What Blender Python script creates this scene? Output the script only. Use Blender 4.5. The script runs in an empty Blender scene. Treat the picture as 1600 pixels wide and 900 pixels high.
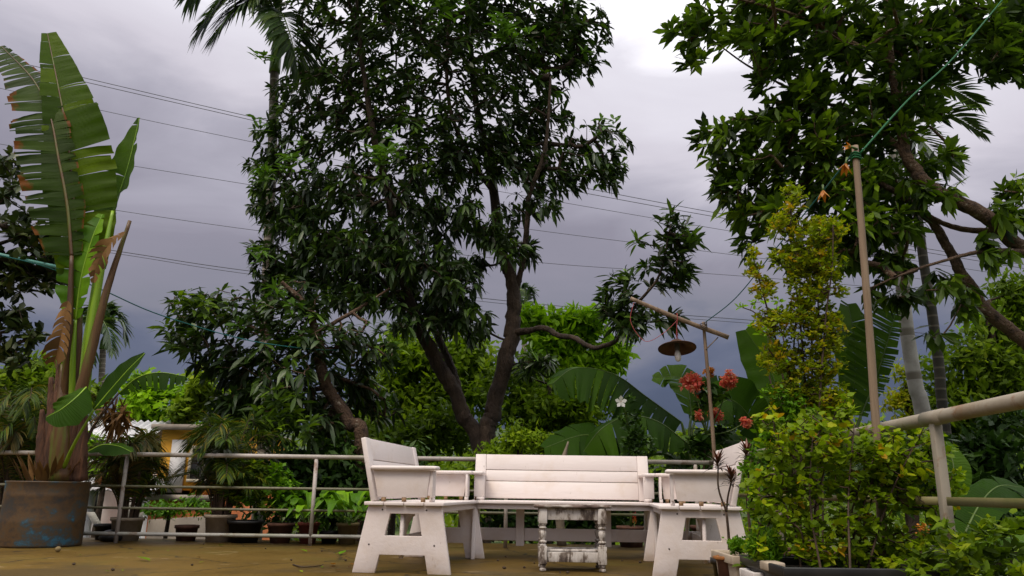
import bpy, bmesh, math, random
import numpy as np
from mathutils import Vector
S = bpy.context.scene
rnd = random.Random(7)
rng = np.random.default_rng(7)

# ------------------------------------------------------------------ camera, world, sun, exposure
H = 0.54
FPX = 1200.0
PITCH = math.radians(14.7)
ROLL = math.radians(0.8)
cF = np.array([0, math.cos(PITCH), math.sin(PITCH)])
cU0 = np.array([0, -math.sin(PITCH), math.cos(PITCH)])
cR0 = np.array([1.0, 0, 0])
cR = cR0 * math.cos(ROLL) + cU0 * math.sin(ROLL)
cU = cU0 * math.cos(ROLL) - cR0 * math.sin(ROLL)
cam_d = bpy.data.cameras.new('camera')
cam = bpy.data.objects.new('camera', cam_d)
S.collection.objects.link(cam)
from mathutils import Matrix
cam.matrix_world = Matrix(((cR[0], cU[0], -cF[0], 0), (cR[1], cU[1], -cF[1], 0), (cR[2], cU[2], -cF[2], H), (0, 0, 0, 1)))
cam_d.sensor_width = 36
cam_d.lens = 36 * FPX / 1600
cam_d.clip_start = 0.05
cam_d.clip_end = 3000
S.camera = cam

SUN_EL, SUN_AZ = math.radians(58), math.radians(215)      # azimuth clockwise from +Y: behind the camera, to its left
w = bpy.data.worlds.new('World'); S.world = w; w.use_nodes = True
nt = w.node_tree; nt.nodes.clear()
N = nt.nodes.new; L = nt.links.new
out = N('ShaderNodeOutputWorld')
sky = N('ShaderNodeTexSky'); sky.sky_type = 'NISHITA'; sky.sun_disc = False
sky.sun_elevation = SUN_EL; sky.sun_rotation = SUN_AZ
bgs = N('ShaderNodeBackground'); bgs.inputs[1].default_value = 0.05
L(sky.outputs[0], bgs.inputs[0])
tc = N('ShaderNodeTexCoord'); sep = N('ShaderNodeSeparateXYZ'); L(tc.outputs['Generated'], sep.inputs[0])
mp = N('ShaderNodeMapping'); mp.inputs['Scale'].default_value = (1.3, 1.3, 4.0); L(tc.outputs['Generated'], mp.inputs[0])
nz = N('ShaderNodeTexNoise'); nz.inputs['Scale'].default_value = 2.1; nz.inputs['Detail'].default_value = 9; nz.inputs['Roughness'].default_value = 0.52; nz.inputs['Distortion'].default_value = 0.5
L(mp.outputs[0], nz.inputs['Vector'])
def wm(op, a, b, c=None):
    m = N('ShaderNodeMath'); m.operation = op
    for i, v in enumerate((a, b, c)):
        if v is None: continue
        if isinstance(v, (int, float)): m.inputs[i].default_value = v
        else: L(v, m.inputs[i])
    return m.outputs[0]
dn = wm('MULTIPLY', wm('SUBTRACT', nz.outputs['Fac'], 0.5), 0.27)
az = wm('MULTIPLY', wm('MULTIPLY', sep.outputs['X'], wm('SUBTRACT', sep.outputs['Z'], 0.24)), 0.4)
el = wm('ADD', wm('ADD', sep.outputs['Z'], dn), az)
rp = N('ShaderNodeValToRGB'); L(el, rp.inputs[0])
st = [(0.0, (.032, .042, .072)), (.10, (.048, .058, .096)), (.155, (.078, .087, .130)), (.205, (.138, .137, .170)), (.29, (.170, .161, .198)),
      (.36, (.255, .245, .29)), (.42, (.39, .37, .415)), (.50, (.47, .455, .50)), (.56, (.70, .685, .72)), (.68, (.92, .91, .93)), (1.0, (1.0, 1.0, 1.0))]
while len(rp.color_ramp.elements) < len(st): rp.color_ramp.elements.new(0.5)
for e, (p, c) in zip(rp.color_ramp.elements, st):
    e.position = p; k_ = .92 if p < .55 else .97; e.color = (c[0] * k_, c[1] * k_, c[2] * k_, 1)
bgc = N('ShaderNodeBackground'); bgc.inputs[1].default_value = 1.0
L(rp.outputs[0], bgc.inputs[0])
mx = N('ShaderNodeMixShader'); mx.inputs[0].default_value = 0.96
L(bgs.outputs[0], mx.inputs[1]); L(bgc.outputs[0], mx.inputs[2]); L(mx.outputs[0], out.inputs[0])

sd = bpy.data.lights.new('sun', 'SUN'); sd.energy = 1.2; sd.angle = math.radians(25); sd.color = (1, .87, .72)
so = bpy.data.objects.new('sun', sd); S.collection.objects.link(so)
sv = Vector((math.sin(SUN_AZ) * math.cos(SUN_EL), math.cos(SUN_AZ) * math.cos(SUN_EL), math.sin(SUN_EL)))
so.rotation_euler = sv.to_track_quat('Z', 'Y').to_euler()
so.location = (0, -5, 12)
vs = S.view_settings
vs.view_transform = 'Standard'; vs.look = 'None'; vs.exposure = 0.95; vs.gamma = 1.0; vs.use_curve_mapping = False
S.render.resolution_x = 1024; S.render.resolution_y = 576

# ------------------------------------------------------------------ helpers
def ray(px, py): return cF + (px - 800) / FPX * cR - (py - 450) / FPX * cU
def at(px, py, Y):
    d = ray(px, py); return np.array([0, 0, H]) + d * (Y / d[1])
def gz(px, py, z=0.0):
    d = ray(px, py); return np.array([0, 0, H]) + d * ((z - H) / d[2])
def nrm(v):
    v = np.asarray(v, float); return v / (np.linalg.norm(v, axis=-1, keepdims=True) + 1e-9)

def smooth(pts, k=6):
    P = np.asarray(pts, float)
    if len(P) < 3: 
        t = np.linspace(0, 1, k + 1)[:, None]; return P[0] * (1 - t) + P[-1] * t
    Q = np.vstack([2 * P[0] - P[1], P, 2 * P[-1] - P[-2]])
    o = []
    for i in range(1, len(Q) - 2):
        for t in np.linspace(0, 1, k, endpoint=False):
            a, b, c, d = Q[i - 1], Q[i], Q[i + 1], Q[i + 2]
            o.append(.5 * ((2 * b) + (-a + c) * t + (2 * a - 5 * b + 4 * c - d) * t * t + (-a + 3 * b - 3 * c + d) * t ** 3))
    o.append(P[-1])
    return np.array(o)

class MB:
    """collects polygons; build() links them as ONE mesh object"""
    def __init__(s): s.V = []; s.F = []; s.A = []; s.B = []; s.n = 0
    def add(s, V, F, a=None, b=None):
        V = np.asarray(V, float).reshape(-1, 3)
        s.V.append(V); 
        if isinstance(F, np.ndarray): s.F.append(F + s.n)
        else:
            byn = {}
            for f in F: byn.setdefault(len(f), []).append(f)
            for f in byn.values(): s.F.append(np.array(f) + s.n)
        s.A.append(np.full(len(V), rnd.random()) if a is None else np.broadcast_to(np.asarray(a, float), (len(V),)))
        s.B.append(np.zeros(len(V)) if b is None else np.broadcast_to(np.asarray(b, float), (len(V),)))
        s.n += len(V)
        return s
    def box(s, lo, hi):
        x0, y0, z0 = lo; x1, y1, z1 = hi
        return s.add([(x0,y0,z0),(x1,y0,z0),(x1,y1,z0),(x0,y1,z0),(x0,y0,z1),(x1,y0,z1),(x1,y1,z1),(x0,y1,z1)],
                     [(0,3,2,1),(4,5,6,7),(0,1,5,4),(1,2,6,5),(2,3,7,6),(3,0,4,7)])
    def tube(s, pts, r, n=8, cap=True, jit=0.0):
        P = np.asarray(pts, float); m = len(P)
        r = np.broadcast_to(np.asarray(r, float), (m,)) if np.ndim(r) == 0 or len(np.atleast_1d(r)) == m else np.interp(np.linspace(0, 1, m), np.linspace(0, 1, len(r)), r)
        T = nrm(np.gradient(P, axis=0))
        u = np.cross(T[0], [0, 0, 1.0]); 
        if np.linalg.norm(u) < .1: u = np.cross(T[0], [1.0, 0, 0])
        u = nrm(u); V = []
        a = np.linspace(0, 2 * math.pi, n, endpoint=False)
        for i in range(m):
            u = nrm(u - T[i] * (u @ T[i])); v = np.cross(T[i], u)
            rr = r[i] * (1 + (rng.uniform(-jit, jit, n) if jit else 0))
            V.append(P[i] + np.outer(np.cos(a) * rr, u) + np.outer(np.sin(a) * rr, v))
        V = np.vstack(V)
        i = np.arange(m - 1)[:, None] * n; j = np.arange(n)[None]; k = (j + 1) % n
        F = np.stack([i + j, i + k, i + n + k, i + n + j], -1).reshape(-1, 4)
        F = [tuple(f) for f in F]
        if cap: F += [tuple(range(n - 1, -1, -1)), tuple(range((m - 1) * n, m * n))]
        L_ = np.repeat(np.concatenate([[0], np.cumsum(np.linalg.norm(np.diff(P, axis=0), axis=1))]), n)
        return s.add(V, F, None, L_)
    def lathe(s, prof, n=16, c=(0, 0, 0), cap=True):
        a = np.linspace(0, 2 * math.pi, n, endpoint=False)
        V = np.vstack([np.stack([c[0] + r * np.cos(a), c[1] + r * np.sin(a), np.full(n, c[2] + z)], -1) for r, z in prof])
        m = len(prof); F = []
        for i in range(m - 1):
            for j in range(n):
                k = (j + 1) % n; F.append((i*n+j, i*n+k, (i+1)*n+k, (i+1)*n+j))
        if cap: F += [tuple(range(n - 1, -1, -1)), tuple(range((m - 1) * n, m * n))]
        return s.add(V, F)
    def prism(s, polys, axis, t0, t1):
        """flat polygons (2D points, shared edges welded) extruded along an axis"""
        idx = {}; pts = []
        def vi(p):
            k = (round(p[0], 5), round(p[1], 5))
            if k not in idx: idx[k] = len(pts); pts.append(k)
            return idx[k]
        fs = [[vi(p) for p in q] for q in polys]
        n = len(pts); es = {}
        for f in fs:
            for a, b in zip(f, f[1:] + f[:1]): es[(a, b)] = 1
        def p3(p, t):
            if axis == 'x': return (t, p[0], p[1])
            if axis == 'y': return (p[0], t, p[1])
            return (p[0], p[1], t)
        V = [p3(p, t0) for p in pts] + [p3(p, t1) for p in pts]
        F = [tuple(f) for f in fs] + [tuple(n + i for i in reversed(f)) for f in fs]
        for (a, b) in es:
            if (b, a) not in es: F.append((b, a, a + n, b + n))
        return s.add(V, F)
    def build(s, name, mat, parent=None, smooth_=False, bevel=0, origin=None, recalc=False, kind=None, mats=None):
        V = np.vstack(s.V) if s.V else np.zeros((0, 3))
        if origin is None: origin = (0, 0, 0) if parent is None or not parent.get('_w') else parent['_w']
        o = np.array(origin); 
        me = bpy.data.meshes.new(name)
        V = V - o
        me.vertices.add(len(V)); me.vertices.foreach_set('co', V.ravel())
        li = np.concatenate([f.ravel() for f in s.F]); lt = np.concatenate([np.full(len(f), f.shape[1]) for f in s.F])
        me.loops.add(len(li)); me.loops.foreach_set('vertex_index', li.astype(np.int32))
        me.polygons.add(len(lt)); ls = np.concatenate([[0], np.cumsum(lt)[:-1]])
        me.polygons.foreach_set('loop_start', ls.astype(np.int32))
        try: me.polygons.foreach_set('loop_total', lt.astype(np.int32))
        except Exception: pass
        if smooth_: me.polygons.foreach_set('use_smooth', np.ones(len(lt), bool))
        for nm, A in (('var', s.A), ('edge', s.B)):
            at_ = me.attributes.new(nm, 'FLOAT', 'POINT'); at_.data.foreach_set('value', np.concatenate(A).astype(np.float32))
        me.update(calc_edges=True); me.validate()
        if recalc:
            bm = bmesh.new(); bm.from_mesh(me); bmesh.ops.recalc_face_normals(bm, faces=bm.faces); bm.to_mesh(me); bm.free()
        me.materials.append(mat)
        ob = bpy.data.objects.new(name, me); S.collection.objects.link(ob)
        if parent is not None: ob.parent = parent; ob['_w'] = list(map(float, origin))
        else: ob.location = o; ob['_w'] = list(map(float, origin))
        if bevel:
            m = ob.modifiers.new('bevel', 'BEVEL'); m.width = bevel; m.segments = 2; m.limit_method = 'ANGLE'; m.angle_limit = math.radians(40)
        if kind: ob['kind'] = kind
        return ob

def thing(name, label, cat, loc=(0, 0, 0), group=None, rotz=None):
    o = bpy.data.objects.new(name, None); S.collection.objects.link(o)
    o.empty_display_size = .1
    o.location = tuple(map(float, loc)); o['label'] = label; o['category'] = cat
    if group: o['group'] = group
    if rotz is None: o['_w'] = list(map(float, loc))      # parts are given in world coordinates
    else: o.rotation_euler = (0, 0, rotz)                  # parts are given in the thing's own coordinates
    return o
def tag(o, label, cat, group=None):
    o['label'] = label; o['category'] = cat
    if group: o['group'] = group
    return o
def struct(o): o['kind'] = 'structure'; return o

# ------------------------------------------------------------------ materials
def newmat(name):
    m = bpy.data.materials.new(name); m.use_nodes = True
    t = m.node_tree; t.nodes.clear()
    return m, t, t.nodes.new, t.links.new
def ramp(n, l, src, stops):
    r = n('ShaderNodeValToRGB'); l(src, r.inputs[0])
    while len(r.color_ramp.elements) < len(stops): r.color_ramp.elements.new(.5)
    for e, (p, c) in zip(r.color_ramp.elements, stops): e.position = p; e.color = (*c, 1)
    return r.outputs[0]
def mixc(n, l, f, a, b, mode='MIX'):
    x = n('ShaderNodeMix'); x.data_type = 'RGBA'; x.blend_type = mode
    for s_, v in ((0, f), (6, a), (7, b)):
        if isinstance(v, (int, float)): x.inputs[s_].default_value = v
        elif isinstance(v, tuple): x.inputs[s_].default_value = (*v, 1)
        else: l(v, x.inputs[s_])
    return x.outputs[2]
def noise(n, l, scale, detail=4, rough=.55, coord='Object', sc=(1, 1, 1)):
    t = n('ShaderNodeTexCoord'); m = n('ShaderNodeMapping'); m.inputs['Scale'].default_value = sc
    l(t.outputs[coord], m.inputs[0])
    z = n('ShaderNodeTexNoise'); z.inputs['Scale'].default_value = scale; z.inputs['Detail'].default_value = detail; z.inputs['Roughness'].default_value = rough
    l(m.outputs[0], z.inputs['Vector']); return z.outputs['Fac']
def bump(n, l, h, strength=.3, dist=.01):
    b = n('ShaderNodeBump'); b.inputs['Strength'].default_value = strength; b.inputs['Distance'].default_value = dist
    l(h, b.inputs['Height']); return b.outputs[0]

def leafmat(name, stops, trans=.25, rough=.42, spec=.4, edge=None, veins=0.0):
    m, t, n, l = newmat(name)
    a = n('ShaderNodeAttribute'); a.attribute_name = 'var'
    c = ramp(n, l, a.outputs['Fac'], stops)
    nz_ = noise(n, l, 9, 3)
    c = mixc(n, l, nz_, c, mixc(n, l, .5, c, (.02, .03, .01)), 'MIX')
    e = n('ShaderNodeAttribute'); e.attribute_name = 'edge'
    if edge:
        f = n('ShaderNodeMath'); f.operation = 'ADD'; l(e.outputs['Fac'], f.inputs[0])
        g = n('ShaderNodeMath'); g.operation = 'MULTIPLY_ADD'; l(noise(n, l, 3.5, 6, .7), g.inputs[0]); g.inputs[1].default_value = 1.1; g.inputs[2].default_value = -.55
        l(g.outputs[0], f.inputs[1])
        c = mixc(n, l, ramp(n, l, f.outputs[0], [(edge[0], (0, 0, 0)), (edge[0] + .12, (1, 1, 1))]), c, edge[1])
    p = n('ShaderNodeBsdfPrincipled'); l(c, p.inputs['Base Color']); p.inputs['Roughness'].default_value = rough
    p.inputs['Specular IOR Level'].default_value = spec
    if veins:
        v = n('ShaderNodeAttribute'); v.attribute_name = 'rib'
        s_ = n('ShaderNodeMath'); s_.operation = 'SINE'; mu = n('ShaderNodeMath'); mu.operation = 'MULTIPLY'; mu.inputs[1].default_value = 400
        l(v.outputs['Fac'], mu.inputs[0]); l(mu.outputs[0], s_.inputs[0])
        l(bump(n, l, s_.outputs[0], veins, .002), p.inputs['Normal'])
    o = n('ShaderNodeOutputMaterial')
    if trans:
        tr = n('ShaderNodeBsdfTranslucent'); l(mixc(n, l, .6, c, (.9, 1.0, .25), 'MULTIPLY'), tr.inputs[0])
        x = n('ShaderNodeMixShader'); x.inputs[0].default_value = trans
        l(p.outputs[0], x.inputs[1]); l(tr.outputs[0], x.inputs[2]); l(x.outputs[0], o.inputs[0])
    else: l(p.outputs[0], o.inputs[0])
    return m
def surf(name, stops, scale=8, rough=.6, bmp=.3, bdist=.01, sc=(1, 1, 1), detail=5, coord='Object', spec=.4, metal=0, rough2=None):
    m, t, n, l = newmat(name)
    z = noise(n, l, scale, detail, .6, coord, sc)
    p = n('ShaderNodeBsdfPrincipled'); l(ramp(n, l, z, stops), p.inputs['Base Color'])
    p.inputs['Roughness'].default_value = rough; p.inputs['Specular IOR Level'].default_value = spec; p.inputs['Metallic'].default_value = metal
    if rough2: l(ramp(n, l, z, [(.3, (rough,) * 3), (.7, (rough2,) * 3)]), p.inputs['Roughness'])
    if bmp: l(bump(n, l, noise(n, l, scale * 3, 5, .6, coord, sc), bmp, bdist), p.inputs['Normal'])
    o = n('ShaderNodeOutputMaterial'); l(p.outputs[0], o.inputs[0]); return m

M = {}
M['mango'] = leafmat('mango leaf', [(0, (.011, .020, .008)), (.45, (.028, .060, .012)), (.75, (.055, .115, .014)), (1, (.13, .24, .014))], .26, .40, .4)
M['mango_new'] = leafmat('mango new leaf', [(0, (.05, .12, .012)), (1, (.14, .3, .02))], .35, .4)
M['right'] = leafmat('glossy leaf', [(0, (.014, .03, .010)), (.4, (.05, .10, .007)), (.75, (.12, .22, .009)), (1, (.24, .38, .012))], .38, .45, .22)
M['magnolia'] = leafmat('broad leaf', [(0, (.015, .028, .008)), (.6, (.03, .055, .01)), (1, (.08, .10, .012))], .2, .4)
M['lime'] = leafmat('lime leaf', [(0, (.14, .28, .005)), (.6, (.28, .52, .008)), (1, (.45, .7, .015))], .48, .6, .12)
M['forest'] = leafmat('forest leaf', [(0, (.04, .075, .004)), (.5, (.13, .22, .006)), (.9, (.26, .38, .010)), (1, (.38, .46, .02))], .45, .6, .12)
M['olive'] = leafmat('olive leaf', [(0, (.08, .15, .004)), (.6, (.21, .34, .007)), (1, (.37, .50, .012))], .45, .6, .12)
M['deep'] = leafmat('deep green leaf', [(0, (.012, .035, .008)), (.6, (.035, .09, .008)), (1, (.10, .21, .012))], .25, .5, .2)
M['bush'] = leafmat('round bush leaf', [(0, (.09, .16, .003)), (.4, (.19, .30, .004)), (.75, (.33, .47, .006)), (.93, (.46, .50, .010)), (1, (.55, .32, .012))], .48, .5, .15)
M['shrub'] = leafmat('shrub leaf', [(0, (.15, .23, .003)), (.45, (.30, .38, .005)), (.8, (.45, .42, .007)), (1, (.55, .33, .010))], .45, .55, .15)
M['areca'] = leafmat('areca leaflet', [(0, (.02, .045, .010)), (.6, (.065, .125, .006)), (.9, (.16, .19, .008)), (1, (.28, .2, .012))], .35, .5, .2)
M['areca_dry'] = leafmat('yellowing areca leaflet', [(0, (.05, .07, .012)), (.6, (.12, .10, .014)), (1, (.24, .15, .03))], .25, .5, .3)
M['grey_frond'] = leafmat('silvery frond', [(0, (.10, .12, .09)), (1, (.24, .25, .20))], .15, .4, .5)
M['palm'] = leafmat('palm leaflet', [(0, (.02, .045, .012)), (.7, (.05, .11, .018)), (1, (.12, .19, .03))], .25, .38, .5)
M['blade'] = leafmat('traveller palm blade', [(0, (.045, .095, .002)), (.5, (.08, .15, .003)), (1, (.14, .22, .004))], .5, .5, .08, None, .3)
M['blade_dry'] = leafmat('browning palm blade', [(0, (.022, .045, .004)), (.6, (.03, .065, .004)), (1, (.05, .09, .006))], .32, .5, .08, (.80, (.15, .05, .008)), .3)
M['banana'] = leafmat('banana blade', [(0, (.014, .045, .001)), (.6, (.024, .07, .001)), (1, (.045, .11, .002))], .3, .55, .06, None, .35)
M['banana_pale'] = leafmat('pale banana blade', [(0, (.04, .10, .006)), (1, (.09, .18, .012))], .38, .5, .08, None, .35)
M['pot_leaf'] = leafmat('pot plant leaf', [(0, (.06, .17, .003)), (.6, (.13, .31, .005)), (1, (.26, .50, .010))], .35, .5, .18)
M['moss'] = leafmat('bright small leaf', [(0, (.06, .16, .004)), (1, (.18, .38, .008))], .35, .55, .15)
M['cordyline'] = leafmat('cordyline leaf', [(0, (.03, .012, .012)), (.6, (.06, .02, .016)), (1, (.22, .04, .02))], .2, .4, .4)
M['dead'] = leafmat('dead leaf', [(0, (.10, .045, .014)), (1, (.30, .15, .05))], .2, .7, .2)
M['pink'] = leafmat('pink bract', [(0, (.92, .12, .11)), (.6, (.97, .24, .19)), (1, (.98, .5, .34))], .55, .5, .3)
M['orange_petal'] = leafmat('orange petal', [(0, (.55, .16, .02)), (1, (.75, .30, .04))], .3, .5, .3)
M['white_petal'] = leafmat('white petal', [(0, (.8, .8, .78)), (1, (.9, .9, .88))], .3, .5, .3)
M['red_petal'] = leafmat('red petal', [(0, (.6, .02, .02)), (1, (.8, .10, .03))], .25, .5, .3)
M['grass'] = leafmat('grass', [(0, (.05, .12, .01)), (1, (.14, .28, .02))], .3, .6, .2)
M['bark'] = surf('mango bark', [(.3, (.016, .010, .007)), (.55, (.042, .026, .016)), (.75, (.085, .058, .038))], 6, .9, 1.0, .06, (1, 1, .45))
M['bark_pale'] = surf('pale bark', [(.3, (.10, .075, .05)), (.6, (.22, .18, .13)), (.8, (.34, .30, .24))], 6, .85, .6, .02, (1, 1, .4))
M['bark_mott'] = surf('mottled bark', [(.35, (.035, .02, .014)), (.5, (.11, .065, .04)), (.60, (.10, .06, .036)), (.68, (.30, .25, .19))], 12, .9, 1.0, .04)
M['stem_brown'] = surf('brown stem', [(.3, (.025, .015, .009)), (.7, (.075, .045, .025))], 20, .8, .4, .005)
M['stem_green'] = surf('green stem', [(.3, (.035, .06, .008)), (.6, (.07, .12, .015)), (.8, (.13, .14, .03))], 6, .5, .2, .01, (3, 3, .4))
M['petiole'] = surf('ageing petiole', [(.3, (.045, .02, .010)), (.5, (.10, .05, .016)), (.7, (.09, .13, .012))], 3, .5, .3, .01, (4, 4, .35))
M['petiole_green'] = surf('bright petiole', [(.3, (.12, .24, .012)), (.7, (.25, .40, .02))], 3, .4, .15, .01, (4, 4, .3))
M['fibre'] = surf('fibrous base', [(.3, (.03, .013, .007)), (.55, (.09, .038, .018)), (.75, (.18, .08, .04))], 9, .8, .7, .02, (5, 5, .4))
def ring_mat(name, c1, c2, ringc, period):
    m, t, n, l = newmat(name)
    a = n('ShaderNodeAttribute'); a.attribute_name = 'edge'
    mu = n('ShaderNodeMath'); mu.operation = 'MULTIPLY'; mu.inputs[1].default_value = 1 / period; l(a.outputs['Fac'], mu.inputs[0])
    fr = n('ShaderNodeMath'); fr.operation = 'FRACT'; l(mu.outputs[0], fr.inputs[0])
    base = ramp(n, l, noise(n, l, 5, 5, .6), [(.35, c1), (.65, c2)])
    c = mixc(n, l, ramp(n, l, fr.outputs[0], [(.0, (1, 1, 1)), (.14, (1, 1, 1)), (.2, (0, 0, 0))]), base, ringc)
    p = n('ShaderNodeBsdfPrincipled'); l(c, p.inputs['Base Color']); p.inputs['Roughness'].default_value = .75
    l(bump(n, l, fr.outputs[0], .4, .02), p.inputs['Normal'])
    o = n('ShaderNodeOutputMaterial'); l(p.outputs[0], o.inputs[0]); return m
M['palm_trunk'] = ring_mat('ringed palm trunk', (.09, .07, .055), (.20, .17, .14), (.36, .32, .27), .16)
M['palm_trunk_dark'] = ring_mat('dark ringed trunk', (.03, .028, .02), (.07, .06, .045), (.14, .12, .09), .11)
M['palm_trunk_pale'] = ring_mat('pale palm trunk', (.26, .24, .21), (.42, .40, .37), (.16, .14, .11), .5)
M['crownshaft'] = surf('crownshaft', [(.3, (.06, .12, .02)), (.7, (.13, .22, .04))], 4, .35, .1, .01, (3, 3, .5))

def paint(name, base, dirt, amt, rough=.42):
    m, t, n, l = newmat(name)
    b = n('ShaderNodeTexCoord')
    z1 = noise(n, l, 3.5, 6, .65); z2 = noise(n, l, 26, 5, .7, 'Object', (1, 1, .35))
    c = mixc(n, l, ramp(n, l, z1, [(.5, (0, 0, 0)), (.85, (amt,) * 3)]), base, dirt)
    c = mixc(n, l, ramp(n, l, z2, [(.66, (0, 0, 0)), (.74, (.55,) * 3)]), c, (dirt[0] * .4, dirt[1] * .36, dirt[2] * .32))
    g = n('ShaderNodeSeparateXYZ'); l(b.outputs['Object'], g.inputs[0])
    # splash dirt near the feet, broken up by noise
    f = n('ShaderNodeMath'); f.operation = 'MULTIPLY_ADD'; l(z1, f.inputs[0]); f.inputs[1].default_value = -.28; l(g.outputs['Z'], f.inputs[2])
    f2 = n('ShaderNodeMath'); f2.operation = 'ADD'; l(f.outputs[0], f2.inputs[0]); f2.inputs[1].default_value = .2
    c = mixc(n, l, ramp(n, l, f2.outputs[0], [(.05, (.6, .6, .6)), (.11, (0, 0, 0))]), c, dirt)
    p = n('ShaderNodeBsdfPrincipled'); l(c, p.inputs['Base Color']); p.inputs['Roughness'].default_value = rough
    l(bump(n, l, noise(n, l, 30, 5, .65, 'Object', (.12, 1, 1)), .35, .006), p.inputs['Normal'])
    l(ramp(n, l, z1, [(.35, (rough,) * 3), (.7, (rough + .3,) * 3)]), p.inputs['Roughness'])
    o = n('ShaderNodeOutputMaterial'); l(p.outputs[0], o.inputs[0]); return m
M['white_paint'] = paint('white garden paint', (.69, .62, .595), (.50, .36, .22), .55)
M['white_inner'] = paint('stained white paint', (.68, .58, .47), (.40, .27, .15), .7, .55)
def distressed():
    m, t, n, l = newmat('weathered paint on wood')
    z = noise(n, l, 10, 8, .72, 'Object', (1, 1, .45)); z2 = noise(n, l, 50, 4, .6, 'Object', (1, 1, .2))
    ad = n('ShaderNodeMath'); ad.operation = 'MULTIPLY_ADD'; l(z2, ad.inputs[0]); ad.inputs[1].default_value = .35; l(z, ad.inputs[2])
    c = ramp(n, l, ad.outputs[0], [(.56, (.07, .05, .04)), (.64, (.20, .16, .13)), (.68, (.46, .42, .38)), (.82, (.62, .58, .55))])
    p = n('ShaderNodeBsdfPrincipled'); l(c, p.inputs['Base Color']); p.inputs['Roughness'].default_value = .8
    l(bump(n, l, ad.outputs[0], .5, .006), p.inputs['Normal'])
    o = n('ShaderNodeOutputMaterial'); l(p.outputs[0], o.inputs[0]); return m
M['worn'] = distressed()
M['worn_top'] = surf('weathered table top', [(.35, (.05, .03, .025)), (.5, (.16, .11, .09)), (.6, (.42, .38, .34)), (.8, (.58, .53, .48))], 9, .85, .6, .006, (.4, 2, 1))
def rail_mat(name, base, rust, moss):
    m, t, n, l = newmat(name)
    c = mixc(n, l, ramp(n, l, noise(n, l, 5, 6, .7), [(.56, (0, 0, 0)), (.64, (.9,) * 3)]), base, rust)
    c = mixc(n, l, ramp(n, l, noise(n, l, 2.2, 6, .7), [(.45, (0, 0, 0)), (.62, (.8,) * 3)]), c, moss)
    p = n('ShaderNodeBsdfPrincipled'); l(c, p.inputs['Base Color']); p.inputs['Roughness'].default_value = .6
    l(bump(n, l, noise(n, l, 40, 4), .2, .004), p.inputs['Normal'])
    o = n('ShaderNodeOutputMaterial'); l(p.outputs[0], o.inputs[0]); return m
M['rail'] = rail_mat('railing paint', (.41, .365, .335), (.20, .13, .09), (.24, .22, .15))
M['rail_moss'] = rail_mat('mossy railing', (.16, .15, .10), (.10, .075, .045), (.085, .095, .02))
M['rail_right'] = rail_mat('rusting railing', (.28, .245, .195), (.17, .075, .025), (.22, .185, .13))
M['bamboo'] = surf('bamboo', [(.3, (.13, .085, .055)), (.7, (.27, .19, .13))], 5, .55, .25, .006, (6, 6, .6))
M['stick'] = surf('bare pole wood', [(.3, (.15, .10, .062)), (.7, (.27, .195, .13))], 5, .7, .3, .006, (8, 8, .5))
def drum_mat():
    m, t, n, l = newmat('rusted blue drum')
    z = noise(n, l, 2.4, 8, .66, 'Object', (1, 1, 1.5)); z2 = noise(n, l, 15, 6, .7)
    ad = n('ShaderNodeMath'); ad.operation = 'MULTIPLY_ADD'; l(z2, ad.inputs[0]); ad.inputs[1].default_value = .3; l(z, ad.inputs[2])
    c = ramp(n, l, ad.outputs[0], [(.46, (.022, .027, .030)), (.56, (.045, .030, .018)), (.64, (.085, .045, .014)), (.70, (.055, .045, .03)), (.735, (.035, .055, .065)), (.79, (.025, .11, .175)), (.86, (.03, .05, .06))])
    p = n('ShaderNodeBsdfPrincipled'); l(c, p.inputs['Base Color']); p.inputs['Roughness'].default_value = .62
    l(bump(n, l, ad.outputs[0], .35, .01), p.inputs['Normal'])
    o = n('ShaderNodeOutputMaterial'); l(p.outputs[0], o.inputs[0]); return m
M['drum'] = drum_mat()
M['pot_grey'] = surf('grey cement pot', [(.3, (.28, .22, .155)), (.7, (.44, .37, .28))], 8, .9, .5, .008)
M['pot_black'] = surf('black plastic', [(.3, (.008, .008, .008)), (.7, (.02, .019, .018))], 8, .45, .1, .003)
M['pot_brown'] = surf('brown clay', [(.3, (.05, .022, .014)), (.7, (.14, .06, .035))], 8, .8, .3, .005)
M['pot_red'] = surf('red clay', [(.3, (.12, .025, .018)), (.7, (.25, .06, .04))], 8, .7, .3, .005)
M['pot_yellow'] = surf('yellowish clay', [(.3, (.12, .09, .04)), (.7, (.26, .19, .08))], 8, .8, .3, .005)
M['pot_white'] = surf('white plastic', [(.3, (.50, .46, .44)), (.7, (.70, .66, .64))], 5, .5, .1, .003)
M['pot_tan'] = surf('tan tray', [(.3, (.30, .24, .18)), (.7, (.44, .37, .28))], 9, .8, .3, .005)
M['rust'] = surf('rusty metal', [(.3, (.10, .03, .01)), (.6, (.26, .10, .02)), (.8, (.38, .17, .04))], 12, .85, .5, .006)
M['soil'] = surf('soil', [(.3, (.02, .014, .01)), (.7, (.06, .042, .028))], 20, .95, .8, .02)
M['shade'] = surf('rusty lamp shade', [(.3, (.045, .018, .010)), (.6, (.09, .04, .018)), (.8, (.15, .08, .035))], 9, .8, .3, .004)
M['bulb'] = surf('milky bulb', [(.3, (.62, .55, .52)), (.7, (.72, .66, .62))], 3, .25, 0)
M['rope'] = surf('green rope', [(.3, (.0, .055, .016)), (.7, (.001, .11, .03))], 60, .8, .3, .002)
M['rope_teal'] = surf('teal rope', [(.3, (.0, .07, .07)), (.7, (.005, .14, .14))], 60, .6, .3, .002)
M['wire'] = surf('black cable', [(.3, (.02, .02, .022)), (.7, (.04, .04, .045))], 5, .6, 0)
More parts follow.
